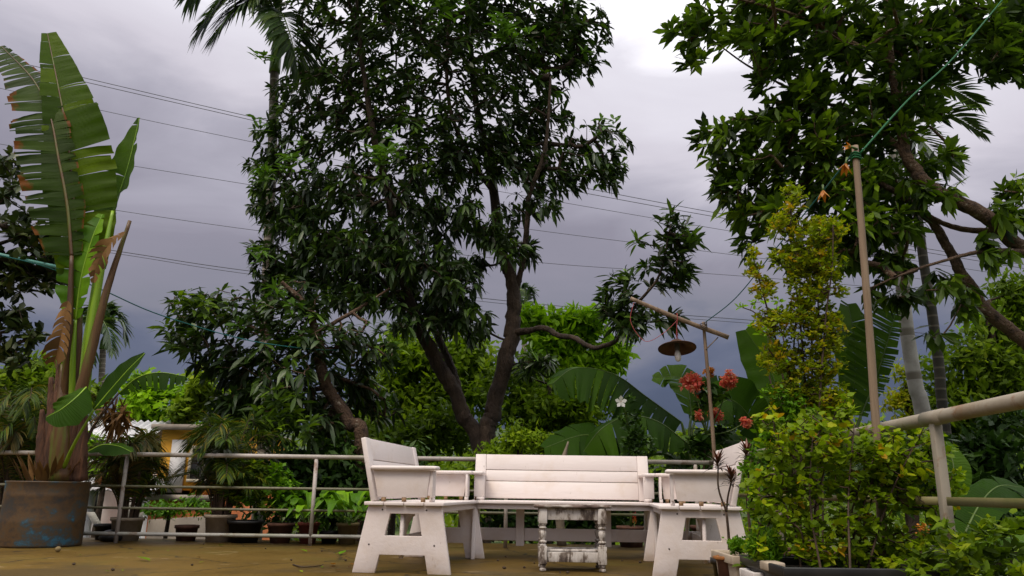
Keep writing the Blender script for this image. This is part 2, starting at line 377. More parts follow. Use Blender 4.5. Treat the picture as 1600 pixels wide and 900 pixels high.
M['red_wire'] = surf('red wire', [(.3, (.35, .05, .06)), (.7, (.45, .09, .09))], 5, .5, 0)
M['metal_dark'] = surf('dark metal', [(.3, (.03, .025, .02)), (.7, (.09, .07, .06))], 9, .5, .2, .003)
M['hinge'] = surf('brass hinge', [(.3, (.16, .09, .04)), (.7, (.34, .22, .12))], 30, .6, .2, .002)

# ------------------------------------------------------------------ leaf makers
LT = {  # stations 0, .3, .65, 1 : half widths at the two middle stations
 'lance': (.40, .42), 'obov': (.30, .50), 'round': (.48, .50), 'ovate': (.5, .36), 'strap': (.5, .40)}
def leaves(mb, P, D, Nn, Ln, W, kind='lance', droop=.25, fold=.18, var=None):
    P = np.atleast_2d(P); n = len(P)
    D = nrm(np.atleast_2d(D)); Nn = np.atleast_2d(Nn)
    Sd = nrm(np.cross(D, Nn)); Nn = np.cross(Sd, D)
    Ln = np.broadcast_to(Ln, (n,)); W = np.broadcast_to(W, (n,)); droop = np.broadcast_to(droop, (n,))
    a, b = LT[kind]
    uv = [(0, 0), (.3, -a), (.3, 0), (.3, a), (.65, -b), (.65, 0), (.65, b), (1, 0)]
    V = np.empty((n, 8, 3))
    for i, (u, v) in enumerate(uv):
        V[:, i] = P + D * (u * Ln)[:, None] + Sd * (v * W)[:, None] + Nn * (abs(v) * fold * W)[:, None]
        V[:, i, 2] -= droop * Ln * u * u
        V[:, i] -= D * (droop * droop * .5 * Ln * u * u)[:, None]
    F = np.array([(0, 2, 1, 1), (0, 3, 2, 2)])
    o = np.arange(n)[:, None, None] * 8
    T = np.array([(0, 2, 1), (0, 3, 2), (4, 5, 7), (5, 6, 7)]); Q = np.array([(1, 2, 5, 4), (2, 3, 6, 5)])
    var = rng.random(n) if var is None else np.broadcast_to(var, (n,))
    base = mb.n
    mb.add(V.reshape(-1, 3), (T[None] + o).reshape(-1, 3), np.repeat(var, 8), np.tile([0, 1, 0, 1, 1, 0, 1, 1.0], n))
    mb.F.append((Q[None] + o).reshape(-1, 4) + base)
def diamonds(mb, P, D, Nn, Ln, W, var=None):
    n = len(P); D = nrm(D); Sd = nrm(np.cross(D, Nn))
    Ln = np.broadcast_to(Ln, (n,))[:, None]; W = np.broadcast_to(W, (n,))[:, None]
    V = np.stack([P, P + D * Ln * .45 + Sd * W * .5, P + D * Ln, P + D * Ln * .45 - Sd * W * .5], 1)
    F = (np.arange(4)[None] + np.arange(n)[:, None] * 4)
    mb.add(V.reshape(-1, 3), F, np.repeat(rng.random(n) if var is None else var, 4))
def rdir(n):
    v = rng.normal(size=(n, 3)); return nrm(v)
def whorls(mb, C, A, k, Ln, W, kind, spread=(.9, 1.5), droop=(.1, .5), grav=.35, varc=None, fold=.18):
    """k leaves round each cluster centre C with axis A"""
    n = len(C); A = nrm(A)
    ref = np.where(np.abs(A[:, 2:3]) > .9, np.array([[1.0, 0, 0]]), np.array([[0, 0, 1.0]]))
    u = nrm(np.cross(A, ref)); v = np.cross(A, u)
    kk = rng.integers(k[0], k[1] + 1, n); idx = np.repeat(np.arange(n), kk); m = len(idx)
    ph = np.concatenate([np.arange(q) * 2.4 + rng.uniform(0, 6) for q in kk]) + rng.normal(0, .25, m)
    th = rng.uniform(spread[0], spread[1], m)
    D = A[idx] * np.cos(th)[:, None] + (u[idx] * np.cos(ph)[:, None] + v[idx] * np.sin(ph)[:, None]) * np.sin(th)[:, None]
    D[:, 2] -= grav * rng.random(m); D = nrm(D)
    ln = rng.uniform(*Ln, m); wd = rng.uniform(*W, m)
    up = np.tile([0, 0, 1.0], (m, 1)) + rng.normal(0, .45, (m, 3))
    up -= D * (up * D).sum(1, keepdims=True)
    P = C[idx] - A[idx] * (rng.random(m) * ln * .5)[:, None] + rng.normal(0, .008, (m, 3))
    vc = None if varc is None else np.clip(np.repeat(varc, kk) + rng.normal(0, .12, m), 0, .999)
    leaves(mb, P, D, up, ln, wd, kind, rng.uniform(*droop, m), fold, vc)

def ell_points(e, dens, Y0):
    """points in ellipsoids e=(px,py,rx,ry[,Y,ryy]) ; dens = points per 1000 px^2"""
    out_ = []
    for q in e:
        px, py, rx, ry = q[:4]; Y = q[4] if len(q) > 4 else Y0; s = Y / FPX
        yy = q[5] if len(q) > 5 else max(rx, ry) * s * .9
        n = max(2, int(dens * rx * ry * 3.14 / 1000))
        d = rdir(n) * (rng.random(n) ** (1 / 2.3))[:, None]
        for v in d: out_.append(at(px + v[0] * rx, py - v[2] * ry, Y + v[1] * yy))
    return np.array(out_)

def skeleton(mains, targets, seg=.35):
    """mains: list of (Nx3 points, radii). Twigs reach each target from the nearest wood. Returns list of (points, radii)"""
    nodes = []; par = []; cnt = []
    for P, r in mains:
        for p in P: nodes.append(p); par.append(-1)
    nodes = list(map(np.array, nodes)); base = len(nodes)
    NA = np.array(nodes)
    d0 = np.array([np.min(((NA - t) ** 2).sum(1)) for t in targets])
    chains = []
    arr = np.empty((base + len(targets) * 14, 3)); arr[:base] = NA; m = base
    for ti in np.argsort(d0):
        t = targets[ti]; q = ((arr[:m] - t) ** 2).sum(1)
        # prefer wood that is lower and nearer
        q = q + .6 * np.maximum(0, arr[:m, 2] - t[2]) ** 2
        j = int(np.argmin(q)); a = arr[j]; dist = np.linalg.norm(t - a)
        k = int(min(12, max(2, dist / seg)))
        mid = (a + t) / 2 + rng.normal(0, .10, 3) * dist + np.array([0, 0, -.08 * dist])
        s = np.linspace(0, 1, k + 1)[:, None]
        pts = a * (1 - s) ** 2 + 2 * mid * s * (1 - s) + t * s ** 2
        ids = [j]
        for p in pts[1:]:
            arr[m] = p; ids.append(m); par.append(ids[-2]); m += 1
        chains.append((ids, pts))
    c = np.zeros(m)
    for ids, _ in chains: c[ids[-1]] += 1
    for i in range(m - 1, base - 1, -1): c[par[i]] += c[i]
    res = []
    for ids, pts in chains:
        r = np.array([.0055 * max(1, c[i] if i >= base else c[ids[1]]) ** .45 for i in ids]); r[0] = r[1]
        res.append((pts, r))
    return res
def tree(name, label, cat, mains, targets, group=None, bark='bark', seg=.35, twig_mat=None, trunk_sides=10, jit=.06, base=None):
    b = mains[0][0][0] if base is None else base
    t = thing(name, label, cat, b, group)
    for i, (P, r) in enumerate(mains):
        m_ = len(P) * 2; u_ = np.linspace(0, len(P) - 1, m_); P2 = np.stack([np.interp(u_, np.arange(len(P)), P[:, q_]) for q_ in range(3)], 1); r2 = np.interp(u_, np.arange(len(P)), r)
        kn = np.convolve(rng.normal(0, 1, m_ + 4), np.ones(5) / 2.2, 'valid'); w3 = np.stack([np.convolve(rng.normal(0, 1, m_ + 6), np.ones(7) / 2.6, 'valid') for _ in range(3)], 1)
        P2[1:-1] += (w3 * r2[:, None] * .16)[1:-1]; r2 = r2 * np.clip(1 + .035 * kn, .9, 1.15)
        MB().tube(P2, r2, trunk_sides, jit=jit).build('trunk' if i == 0 else 'limb', M[bark], t, True)
    if targets is not None and len(targets):
        tw = MB()
        for p, r in skeleton(mains, targets, seg): tw.tube(p, r, 5, cap=False)
        tw.build('twigs', M[twig_mat or bark], t, True, kind='stuff')
    return t
def path(pts, k=6, rad=None):
    """pixel path (px, py, Y, radius) -> (points, radii)"""
    P = np.array([list(at(*p[:3])) + [p[3]] for p in pts]); Q = smooth(P, k); return Q[:, :3], Q[:, 3]

def blade(mb, mid, hw, up, seg=(2, 5), fold=.25, droop=.15, slant=.35, gap=.25, left=1.0, right=1.0, tear=1.0, n=44, jit=.08, wav=.05):
    """large banana-like blade along the midrib `mid`; hw = half-width samples; torn into strips"""
    Pm = smooth(mid, 12); L_ = np.concatenate([[0], np.cumsum(np.linalg.norm(np.diff(Pm, axis=0), axis=1))]); tot = L_[-1]
    s = np.linspace(0, tot, n); P = np.stack([np.interp(s, L_, Pm[:, i]) for i in range(3)], 1)
    T = nrm(np.gradient(P, axis=0)); up = np.asarray(up, float)
    Sd = nrm(np.cross(T, up)); Nn = np.cross(Sd, T)
    W = np.interp(np.linspace(0, 1, n), np.linspace(0, 1, len(hw)), hw)
    vs_ = [0, .33, .68, 1.0]
    for sgn, f in ((-1, left), (1, right)):
        i = 0
        while i < n - 1:
            k = int(seg[0] + (seg[1] - seg[0]) * rng.random() ** 2 + .5) if tear else n - 1
            j = min(n - 1, i + k)
            dj = rng.normal(0, jit); wj = 1 + rng.uniform(-.12, .06) * (1 if tear else 0); a_ = rng.random()
            V = []; B = []; 
            for q in range(i, j + 1):
                for v in vs_:
                    w_ = W[q] * f * wj * v
                    c = (i + j) / 2; qq = q + (c - q) * gap * v * (1 if tear else 0)
                    q0 = int(math.floor(qq)); fr = qq - q0; q1 = min(n - 1, q0 + 1)
                    p = P[q0] * (1 - fr) + P[q1] * fr
                    x = p + Sd[q] * sgn * w_ * math.cos(fold) + Nn[q] * w_ * (math.sin(fold) + dj * v) + T[q] * slant * w_
                    x = x + np.array([0, 0, -droop * w_ * v]) + Nn[q] * w_ * v * (wav * math.sin(q * 1.15 + 2.1 * sgn) + .6 * wav * math.sin(q * .43 + sgn))
                    V.append(x); B.append(v * (.75 + .25 * a_))
            m = len(vs_); F = []
            for q in range(j - i):
                for v in range(m - 1):
                    o = q * m + v
                    f4 = (o, o + 1, o + m + 1, o + m)
                    F.append(f4 if sgn > 0 else f4[::-1])
            mb.add(V, F, a_, B); i = j
    return P
def rib_attr(ob, mid):
    """distance along the midrib, for the vein relief"""
    me = ob.data; o = np.array(ob['_w']); n = len(me.vertices); co = np.empty(n * 3); me.vertices.foreach_get('co', co); co = co.reshape(-1, 3) + o
    Pm = smooth(mid, 12); L_ = np.concatenate([[0], np.cumsum(np.linalg.norm(np.diff(Pm, axis=0), axis=1))])
    k = np.array([np.argmin(((Pm - c) ** 2).sum(1)) for c in co])
    a = me.attributes.new('rib', 'FLOAT', 'POINT'); a.data.foreach_set('value', L_[k].astype(np.float32))
def big_leaf(t, mid, hw, up, mat, pet=None, rib=.012, ribmat='petiole_green', **kw):
    mb = MB(); P = blade(mb, mid, hw, up, **kw)
    lf = mb.build('leaf', M[mat], t, True); rib_attr(lf, mid)
    MB().tube(P, np.linspace(rib, rib * .25, len(P)), 6).build('midrib', M[ribmat], lf, True)
    if pet is not None:
        MB().tube(smooth(pet[0], 8), pet[1], 8).build('petiole', M[pet[2] if len(pet) > 2 else 'petiole'], t, True)
    return lf
def frond(t, pts, n, ll, lw, mat, droop=.35, rmat='stem_green', r=(.012, .003), start=.15, vee=.5, ang=(1.15, .5), name='frond', var=None):
    P = smooth(pts, 10); m = len(P); T = nrm(np.gradient(P, axis=0))
    mb = MB()
    s = np.linspace(start, 1, n) * (m - 1)
    for sg in (-1, 1):
        C = np.stack([np.interp(s, np.arange(m), P[:, i]) for i in range(3)], 1)
        Tt = nrm(np.stack([np.interp(s, np.arange(m), T[:, i]) for i in range(3)], 1))
        side = np.cross(Tt, [0, 0, 1.0]); bad = np.linalg.norm(side, axis=1) < .15
        side[bad] = np.cross(Tt[bad], [.3, 1, 0]); side = nrm(side) * sg
        up = np.cross(side * sg, Tt)
        a = np.interp(np.linspace(0, 1, n), [0, 1], ang) + rng.normal(0, .08, n)
        D = Tt * np.cos(a)[:, None] + (side * math.cos(vee) + up * math.sin(vee)) * np.sin(a)[:, None]
        ln = ll * np.interp(np.linspace(0, 1, n), [0, .25, .6, 1], [.55, 1, .95, .45]) * rng.uniform(.85, 1.1, n)
        leaves(mb, C, D, up, ln, lw, 'strap', rng.uniform(.6, 1.4, n) * droop, .3, None if var is None else np.clip(rng.normal(var, .15, n), 0, 1))
    f = mb.build(name, M[mat], t, True)
    MB().tube(P, np.linspace(r[0], r[1], m), 6).build('rachis', M[rmat], f, True)
    return f
def pot(t, c, rt, rb, h, mat, lip=.015, n=24, name='pot', soil=True):
    MB().lathe([(rb, 0), (rt * .97, h - lip * 2), (rt + lip * .6, h - lip * 2), (rt + lip * .6, h), (rt - lip, h), (rt - lip * 1.3, h - .05)], n, c, cap=True).build(name, M[mat], t, True)
    if soil: MB().lathe([(rt * .93, h - .049), (rt * .5, h - .03), (.001, h - .02)], n, c, cap=False).build('soil', M['soil'], t, True)
# ------------------------------------------------------------------ the setting
GZ = -2.6
def ground_mat():
    m, t, n, l = newmat('yard ground')
    c = ramp(n, l, noise(n, l, .35, 7, .65), [(.35, (.035, .06, .012)), (.5, (.06, .10, .016)), (.6, (.10, .085, .05)), (.75, (.05, .09, .015))])
    p = n('ShaderNodeBsdfPrincipled'); l(c, p.inputs['Base Color']); p.inputs['Roughness'].default_value = .95
    l(bump(n, l, noise(n, l, 3, 6), .8, .2), p.inputs['Normal'])
    o = n('ShaderNodeOutputMaterial'); l(p.outputs[0], o.inputs[0]); return m
g = MB(); xs = np.linspace(-1, 1, 61); xs = np.sign(xs) * (np.abs(xs) ** 2.2) * 900
X, Yg = np.meshgrid(xs, xs + 20); Z = GZ + .25 * np.sin(X * .21 + 1) * np.cos(Yg * .17) * np.clip((np.hypot(X, Yg) - 12) / 10, 0, 1)
Z += np.clip((Yg - 26) * .05, 0, 4)
V = np.stack([X, Yg, Z], -1).reshape(-1, 3); i, j = np.meshgrid(np.arange(60), np.arange(60)); o = (j * 61 + i).ravel()
g.add(V, np.stack([o, o + 1, o + 62, o + 61], -1))
struct(g.build('ground', ground_mat(), None, True))
# far ridge
rg = MB(); xx = np.linspace(-420, 420, 90); hh = 26 + 14 * np.sin(xx * .011 + 2) + 6 * np.sin(xx * .037) + rng.normal(0, .8, 90)
for k in range(89):
    pass
V = []; 
for f_, zf in ((0, -.1), (.25, .45), (.55, .85), (.8, 1.0), (1.3, .4)):
    for x_, h_ in zip(xx, hh): V.append((x_, 380 + f_ * 120 + rng.normal(0, 2), GZ + h_ * zf + rng.normal(0, .5)))
V = np.array(V); i, j = np.meshgrid(np.arange(89), np.arange(4)); o = (j * 90 + i).ravel()
rg.add(V, np.stack([o, o + 1, o + 91, o + 90], -1))
struct(rg.build('hills', surf('wooded hill', [(.3, (.02, .035, .02)), (.7, (.05, .075, .035))], .05, .95, .6, 3), None, True))

def floor_mat():
    m, t, n, l = newmat('damp stained concrete')
    z1 = noise(n, l, .9, 8, .62); z2 = noise(n, l, 2.6, 9, .72, 'Object', (.6, 1.1, 1)); z3 = noise(n, l, 26, 5, .6)
    c = ramp(n, l, z1, [(.3, (.12, .068, .008)), (.5, (.175, .102, .014)), (.65, (.15, .103, .011)), (.8, (.22, .132, .028))])
    c = mixc(n, l, ramp(n, l, z2, [(.60, (0, 0, 0)), (.66, (.8,) * 3)]), c, (.40, .28, .14))
    c = mixc(n, l, ramp(n, l, z3, [(.55, (0, 0, 0)), (.75, (.5,) * 3)]), c, (.035, .03, .018))
    vo = n('ShaderNodeTexVoronoi'); vo.feature = 'DISTANCE_TO_EDGE'; vo.inputs['Scale'].default_value = .75
    tcx = n('ShaderNodeTexCoord'); ns = n('ShaderNodeTexNoise'); ns.inputs['Scale'].default_value = 2.5; ns.inputs['Detail'].default_value = 6; l(tcx.outputs['Object'], ns.inputs['Vector'])
    vm = n('ShaderNodeVectorMath'); vm.operation = 'MULTIPLY_ADD'; l(ns.outputs['Color'], vm.inputs[0]); vm.inputs[1].default_value = (.5, .5, .5); l(tcx.outputs['Object'], vm.inputs[2]); l(vm.outputs[0], vo.inputs['Vector'])
    c = mixc(n, l, ramp(n, l, vo.outputs['Distance'], [(.004, (.75,) * 3), (.010, (0, 0, 0))]), c, (.02, .014, .008))
    c = mixc(n, l, ramp(n, l, noise(n, l, .55, 6, .6, 'Object', (1, 1.3, 1)), [(.52, (0, 0, 0)), (.60, (.55,) * 3)]), c, (.05, .036, .016))
    p = n('ShaderNodeBsdfPrincipled'); l(c, p.inputs['Base Color'])
    l(ramp(n, l, z1, [(.35, (.45,) * 3), (.6, (.75,) * 3)]), p.inputs['Roughness']); p.inputs['Specular IOR Level'].default_value = .2
    l(bump(n, l, z3, .35, .01), p.inputs['Normal'])
    o = n('ShaderNodeOutputMaterial'); l(p.outputs[0], o.inputs[0]); return m
FE = 8.35                                                      # far edge of the terrace
fm = MB(); fm.add([(-9, -3, 0), (1.55, -3, 0), (1.63, 2.5, 0), (2.25, FE, 0), (-9, FE, 0), (-9, -3, -.22), (1.55, -3, -.22), (1.63, 2.5, -.22), (2.25, FE, -.22), (-9, FE, -.22)],
    [(0, 1, 2, 3, 4), (9, 8, 7, 6, 5), (0, 5, 6, 1), (1, 6, 7, 2), (2, 7, 8, 3), (3, 8, 9, 4), (4, 9, 5, 0)])
struct(fm.build('terrace_floor', floor_mat()))
wl = MB(); wl.box((-8.9, -2.9, GZ - .6), (1.45, 8.2, -.225))
struct(wl.build('terrace_wall', surf('old render', [(.3, (.16, .14, .11)), (.7, (.30, .27, .22))], 2, .9, .4, .02)))

# ------------------------------------------------------------------ railings
RZ = .82
M['rail_low'] = rail_mat('worn low railing', (.33, .32, .29), (.18, .13, .09), (.22, .22, .16))
def pipe(t, name, a, b, r, mat, n=12): return MB().tube(np.linspace(a, b, 2), r, n).build(name, M[mat], t, True)
RA = np.array([-8.0, 7.55]); RB = np.array([1.97, 7.72])
def rp_(s, z): q = RA + (RB - RA) * s; return np.array([q[0], q[1], z])
t = thing('pipe_railing', 'long weathered white pipe railing behind the bench and the potted plants', 'railing', rp_(.5, 0))
pipe(t, 'top_rail', rp_(0, RZ), rp_(1, RZ), .0215, 'rail')
pipe(t, 'middle_rail', rp_(0, .52), rp_(1, .52), .013, 'rail_moss')
pipe(t, 'middle_rail', rp_(0, .32), rp_(1, .32), .012, 'rail_moss')
pipe(t, 'bottom_rail', rp_(0, .085), rp_(1, .085), .018, 'rail_low')
def s_at(px): # railing parameter under a pixel column
    best = min(np.linspace(0, 1, 400), key=lambda s: abs(proj(rp_(s, .6))[0] - px)); return best
def proj(P):
    p = np.asarray(P) - [0, 0, H]; z = p @ cF; return 800 + FPX * (p @ cR) / z, 450 - FPX * (p @ cU) / z
for px in (-110, 196, 493, 790, 1088):
    s = s_at(px); pipe(t, 'post', rp_(s, 0) , rp_(s, RZ - .02), .019, 'rail')
RC = np.array([1.45, 1.2]); 
def rr_(s, z): q = RC + (RB - RC) * s; return np.array([q[0], q[1], z])
t = thing('pipe_railing', 'thick rust-flecked pipe railing running along the right edge of the terrace', 'railing', rr_(.3, 0))
pipe(t, 'top_rail', rr_(-.2, RZ), rr_(.99, RZ), .026, 'rail_right', 16)
for s in (.62,): pipe(t, 'post', rr_(s, 0), rr_(s, RZ - .02), .02, 'rail_right')
s = min(np.linspace(0, .8, 300), key=lambda s: abs(proj(rr_(s, .6))[0] - 1473))
a = rr_(s, 0); MB().box((a[0] - .017, a[1] - .017, 0), (a[0] + .017, a[1] + .017, RZ - .015)).build('post', M['rail_right'], t, bevel=.003)
d = nrm(rr_(1, 0) - rr_(0, 0)); q = np.array([-d[1], d[0], 0]) * .012
def flat(z0, z1, s0, s1):
    A, B = rr_(s0, 0), rr_(s1, 0); V = [p + e + [0, 0, z] for p in (A, B) for e in (q, -q) for z in (z0, z1)]
    return MB().add(V, [(0, 1, 3, 2), (4, 6, 7, 5), (0, 4, 5, 1), (2, 3, 7, 6), (1, 5, 7, 3), (0, 2, 6, 4)])
M['rail_bar'] = rail_mat('mossy flat bar', (.20, .175, .07), (.14, .09, .04), (.10, .115, .02))
flat(.505, .535, -.2, s - .006).build('middle_rail', M['rail_bar'], t); flat(.505, .535, s + .006, .98).build('middle_rail', M['rail_bar'], t)
MB().tube(np.array([rr_(s - .012, RZ), rr_(s + .012, RZ)]), .0285, 16).build('collar', M['rail_right'], t, True)
flat(.10, .135, -.2, s - .006).build('bottom_rail', M['rail_moss'], t); flat(.10, .135, s + .006, .98).build('bottom_rail', M['rail_moss'], t)

# ------------------------------------------------------------------ garden seats
def garden_bench(label, loc, rotz, W, D=.54, supports=False, BH=.425):
    t = thing('garden_bench', label, 'bench', loc, 'white garden seats round the low table', rotz)
    wp = M['white_paint']; hx = W / 2; SZ = .45
    f, b = -D / 2, D / 2
    def frame(x0, x1):
        tf, tb = f + .02, b - .02; zf = [0, .115, .235, .375, .425]
        of = lambda z: tf - .075 * (1 - z / .425); ob = lambda z: tb + .085 * (1 - z / .425)
        wf = .165; 
        infr = lambda z: of(z) + wf - .012 * (1 - z / .425); inb = lambda z: ob(z) - wf + .012 * (1 - z / .425)
        P = []
        for z0, z1 in ((0, .115), (.115, .235), (.235, .375)):
            P.append([(of(z0), z0), (infr(z0), z0), (infr(z1), z1), (of(z1), z1)])
            P.append([(inb(z0), z0), (ob(z0), z0), (ob(z1), z1), (inb(z1), z1)])
        P.append([(infr(.115), .115), (inb(.115), .115), (inb(.235), .235), (infr(.235), .235)])
        P.append([(of(.375), .375), (infr(.375), .375), (infr(.425), .425), (of(.425), .425)])
        P.append([(infr(.375), .375), (inb(.375), .375), (inb(.425), .425), (infr(.425), .425)])
        P.append([(inb(.375), .375), (ob(.375), .375), (ob(.425), .425), (inb(.425), .425)])
        return MB().prism(P, 'x', x0, x1)
    for sx in (-1, 1):
        x0 = sx * (hx - .03); frame(min(x0, x0 - sx * .03), max(x0, x0 - sx * .03)).build('side_frame', wp, t, recalc=True, bevel=.004)
    for sx in (-1, 1):
        xs_ = sx * (hx - .03); d_ = .0025
        for y_, z_ in ((f + .12, .40), (b - .12, .40), (f + .06, .18), (b - .04, .18)):
            MB().tube(np.array([[xs_ - sx * .002, y_, z_], [xs_ + sx * d_, y_, z_]]), .0055, 8).build('screw', M['metal_dark'], t)
    # seat slats
    n = 4; gap = .006; sw = (D - gap * (n - 1)) / n
    for k in range(n):
        y0 = f + k * (sw + gap); MB().box((-hx, y0, .427), (hx, y0 + sw, SZ)).build('seat_slat', wp, t, bevel=.004)
    MB().box((-hx + .065, f + .03, .385), (hx - .065, f + .052, .4265)).build('apron', wp, t, bevel=.003)
    # stretcher between the frames, low down
    MB().box((-hx + .0605, .06, .125), (hx - .0605, .085, .225)).build('stretcher', wp, t, bevel=.003)
    # curved braces under the seat
    for sx in (() if supports else (-1, 1)):
        R_ = .26; c = []
        for a in np.linspace(0, math.pi / 2, 10): c.append((R_ * (1 - math.cos(a)) , R_ * (1 - math.sin(a))))
        # concave arc from the frame (low) to the seat (far)
        out_ = []
        x_in = hx - .0615
        poly = []
        for k in range(9):
            a0, a1 = math.pi / 2 * k / 9, math.pi / 2 * (k + 1) / 9
            p0 = (R_ * math.sin(a0), R_ * math.cos(a0)); p1 = (R_ * math.sin(a1), R_ * math.cos(a1))
            # arc centred away from the corner
            q0 = (x_in - .04 - (R_ - p0[1]) * 0 - R_ + p0[0] , .383 - R_ + p0[1] - .03)
            q1 = (x_in - .04 - R_ + p1[0], .383 - R_ + p1[1] - .03)
            poly.append([(sx * q0[0], q0[1]), (sx * q1[0], q1[1]), (sx * q1[0], .383), (sx * q0[0], .383)])
        poly.append([(sx * (x_in - .04), .353 - R_), (sx * x_in, .353 - R_), (sx * x_in, .383), (sx * (x_in - .04), .383)])
        MB().prism(poly, 'y', .012, .034).build('brace', wp, t, recalc=True)
    if supports:
        for x in (-.36, .37): MB().box((x - .035, .03, .085), (x + .035, .058, .4265)).build('support_post', wp, t, bevel=.003)
    # backrest, leaning back
    ln = math.radians(13); cy, sy = math.cos(ln), math.sin(ln); yb = b - .075
    def lean(o):
        co = np.array([v.co[:] for v in o.data.vertices]); y, z = co[:, 1].copy(), co[:, 2].copy()
        co[:, 1] = yb + y * cy + z * sy; co[:, 2] = SZ + .008 + z * cy - y * sy; o.data.vertices.foreach_set('co', co.ravel()); o.data.update(); return o
    stw = .095
    for sx in (-1, 1):
        x0, x1 = sorted((sx * (hx - .012), sx * (hx - .012 - stw))); lean(MB().box((x0, 0, -.0), (x1, .034, BH)).build('back_stile', wp, t, bevel=.005))
    z = 0.012
    for hgt in (.155 * BH / .425, .10 * BH / .425, .145 * BH / .425):
        lean(MB().box((-hx + .1085, .006, z), (hx - .1085, .030, z + hgt)).build('back_plank', wp, t, bevel=.003)); z += hgt + .0055
    # arms
    for sx in (-1, 1):
        xo = sx * (hx - .035)
        P = [[(f + .125, SZ + .03), (b - .08, SZ + .03), (b - .04, .655), (f + .105, .655)]]
        x0, x1 = sorted((xo, xo - sx * .02)); MB().prism(P, 'x', x0, x1).build('arm_panel', wp, t, recalc=True, bevel=.003)
        x0, x1 = sorted((xo + sx * .002, xo - sx * .085)); MB().prism([[(x0, SZ + .03), (x1, SZ + .03), (x1, .654), (x0, .654)]], 'y', f + .085, f + .104).build('arm_post', wp, t, recalc=True, bevel=.003)
        x0, x1 = sorted((xo + sx * .035, xo - sx * .075))
        MB().box((x0, f + .055, .656), (x1, b - .03, .684)).build('armrest', wp, t, bevel=.011)
        for y in (f + .15, f + .28, b - .12):
            MB().box((min(xo - sx * .018, xo - sx * .002), y - .014, SZ + .001), (max(xo - sx * .018, xo - sx * .002), y + .014, SZ + .0295)).build('bracket', M['hinge'], t)
        MB().box((min(xo - sx * .08, xo - sx * .02), f + .086, SZ + .001), (max(xo - sx * .08, xo - sx * .02), f + .11, SZ + .0295)).build('bracket', wp, t)
    return t
garden_bench('long white bench facing the viewer behind the weathered low table', (.455, 6.72, 0), math.radians(-1.3), 1.55, .52, True, .395)
garden_bench('white garden seat on the left, side-on, its back to the potted palms', (-.60, 5.93, 0), math.radians(90 - 8), 1.36)
garden_bench('white garden seat on the right, side-on, behind the dark red cordyline', (1.33, 5.85, 0), math.radians(-90 - 7), 1.30)

# ------------------------------------------------------------------ low table
def low_table():
    t = thing('low_table', 'small weathered table with turned legs and flaking white paint', 'table', (.445, 5.72, 0), None, math.radians(-1))
    w, d = .235, .17; wm_ = M['worn']
    for sx in (-1, 1):
        for sy in (-1, 1):
            m = MB(); x, y = sx * (w - .03), sy * (d - .03); h = .029
            m.box((x - h, y - h, .05), (x + h, y + h, .165)); m.box((x - h, y - h, .315), (x + h, y + h, .418))
            pr = [(.018, 0), (.024, .006), (.024, .018), (.014, .024), (.022, .034), (.022, .0495)]
            m.lathe(pr, 14, (x, y, 0))
            pr = [(.025, .1655), (.027, .172), (.017, .18), (.017, .184), (.027, .19), (.027, .198), (.015, .204), (.021, .225), (.026, .245), (.024, .262), (.016, .272), (.016, .277), (.027, .284), (.027, .291), (.017, .297), (.025, .306), (.025, .3145)]
            m.lathe(pr, 14, (x, y, 0)); m.build('leg', wm_, t, recalc=True, bevel=.002)
    for sy in (-1, 1):
        y = sy * (d - .03); MB().box((-w + .0595, y - .012, .34), (w - .0595, y + .012, .4175)).build('apron', wm_, t, bevel=.002)
        MB().box((-w + .0595, y - .013, .062), (w - .0595, y + .013, .128)).build('stretcher', wm_, t, bevel=.003)
    for sx in (-1, 1):
        x = sx * (w - .03); MB().box((x - .012, -d + .0595, .34), (x + .012, d - .0595, .4175)).build('apron', wm_, t, bevel=.002)
        MB().box((x - .013, -d + .0595, .062), (x + .013, d - .0595, .128)).build('stretcher', wm_, t, bevel=.003)
    for k in range(3):
        y0 = -d + .05 + k * .082; MB().box((-w + .047, y0, .129), (w - .047, y0 + .078, .143)).build('shelf_board', wm_, t, bevel=.002)
    # top: three planks with chewed edges
    for k in range(3):
        y0, y1 = -d - .015 + k * .125, -d - .015 + k * .125 + .121
        m = MB(); n = 16; xs_ = np.linspace(-w - .03, w + .035, n)
        e0 = y0 + (np.abs(rng.normal(0, .008, n)) if k == 0 else 0); e1 = y1 - (np.abs(rng.normal(0, .006, n)) if k == 2 else 0)
        zt = .44 + rng.normal(0, .0022, (n, 2)); zb = .4185 + np.abs(rng.normal(0, .004 if k == 0 else 0, n))
        V = np.stack([np.stack([xs_, np.broadcast_to(e0, n), zb], 1), np.stack([xs_, np.broadcast_to(e1, n), np.full(n, .4185)], 1),
                      np.stack([xs_, np.broadcast_to(e1, n), zt[:, 1]], 1), np.stack([xs_, np.broadcast_to(e0, n), zt[:, 0]], 1)], 1).reshape(-1, 3)
        F = [(0, 1, 2, 3), tuple((n - 1) * 4 + q for q in (3, 2, 1, 0))]
        for q in range(n - 1):
            for r in range(4): F.append((q * 4 + r, q * 4 + 4 + r, q * 4 + 4 + (r + 1) % 4, q * 4 + (r + 1) % 4))
        m.add(V, F); m.build('top_plank', M['worn_top'], t, recalc=True)
low_table()

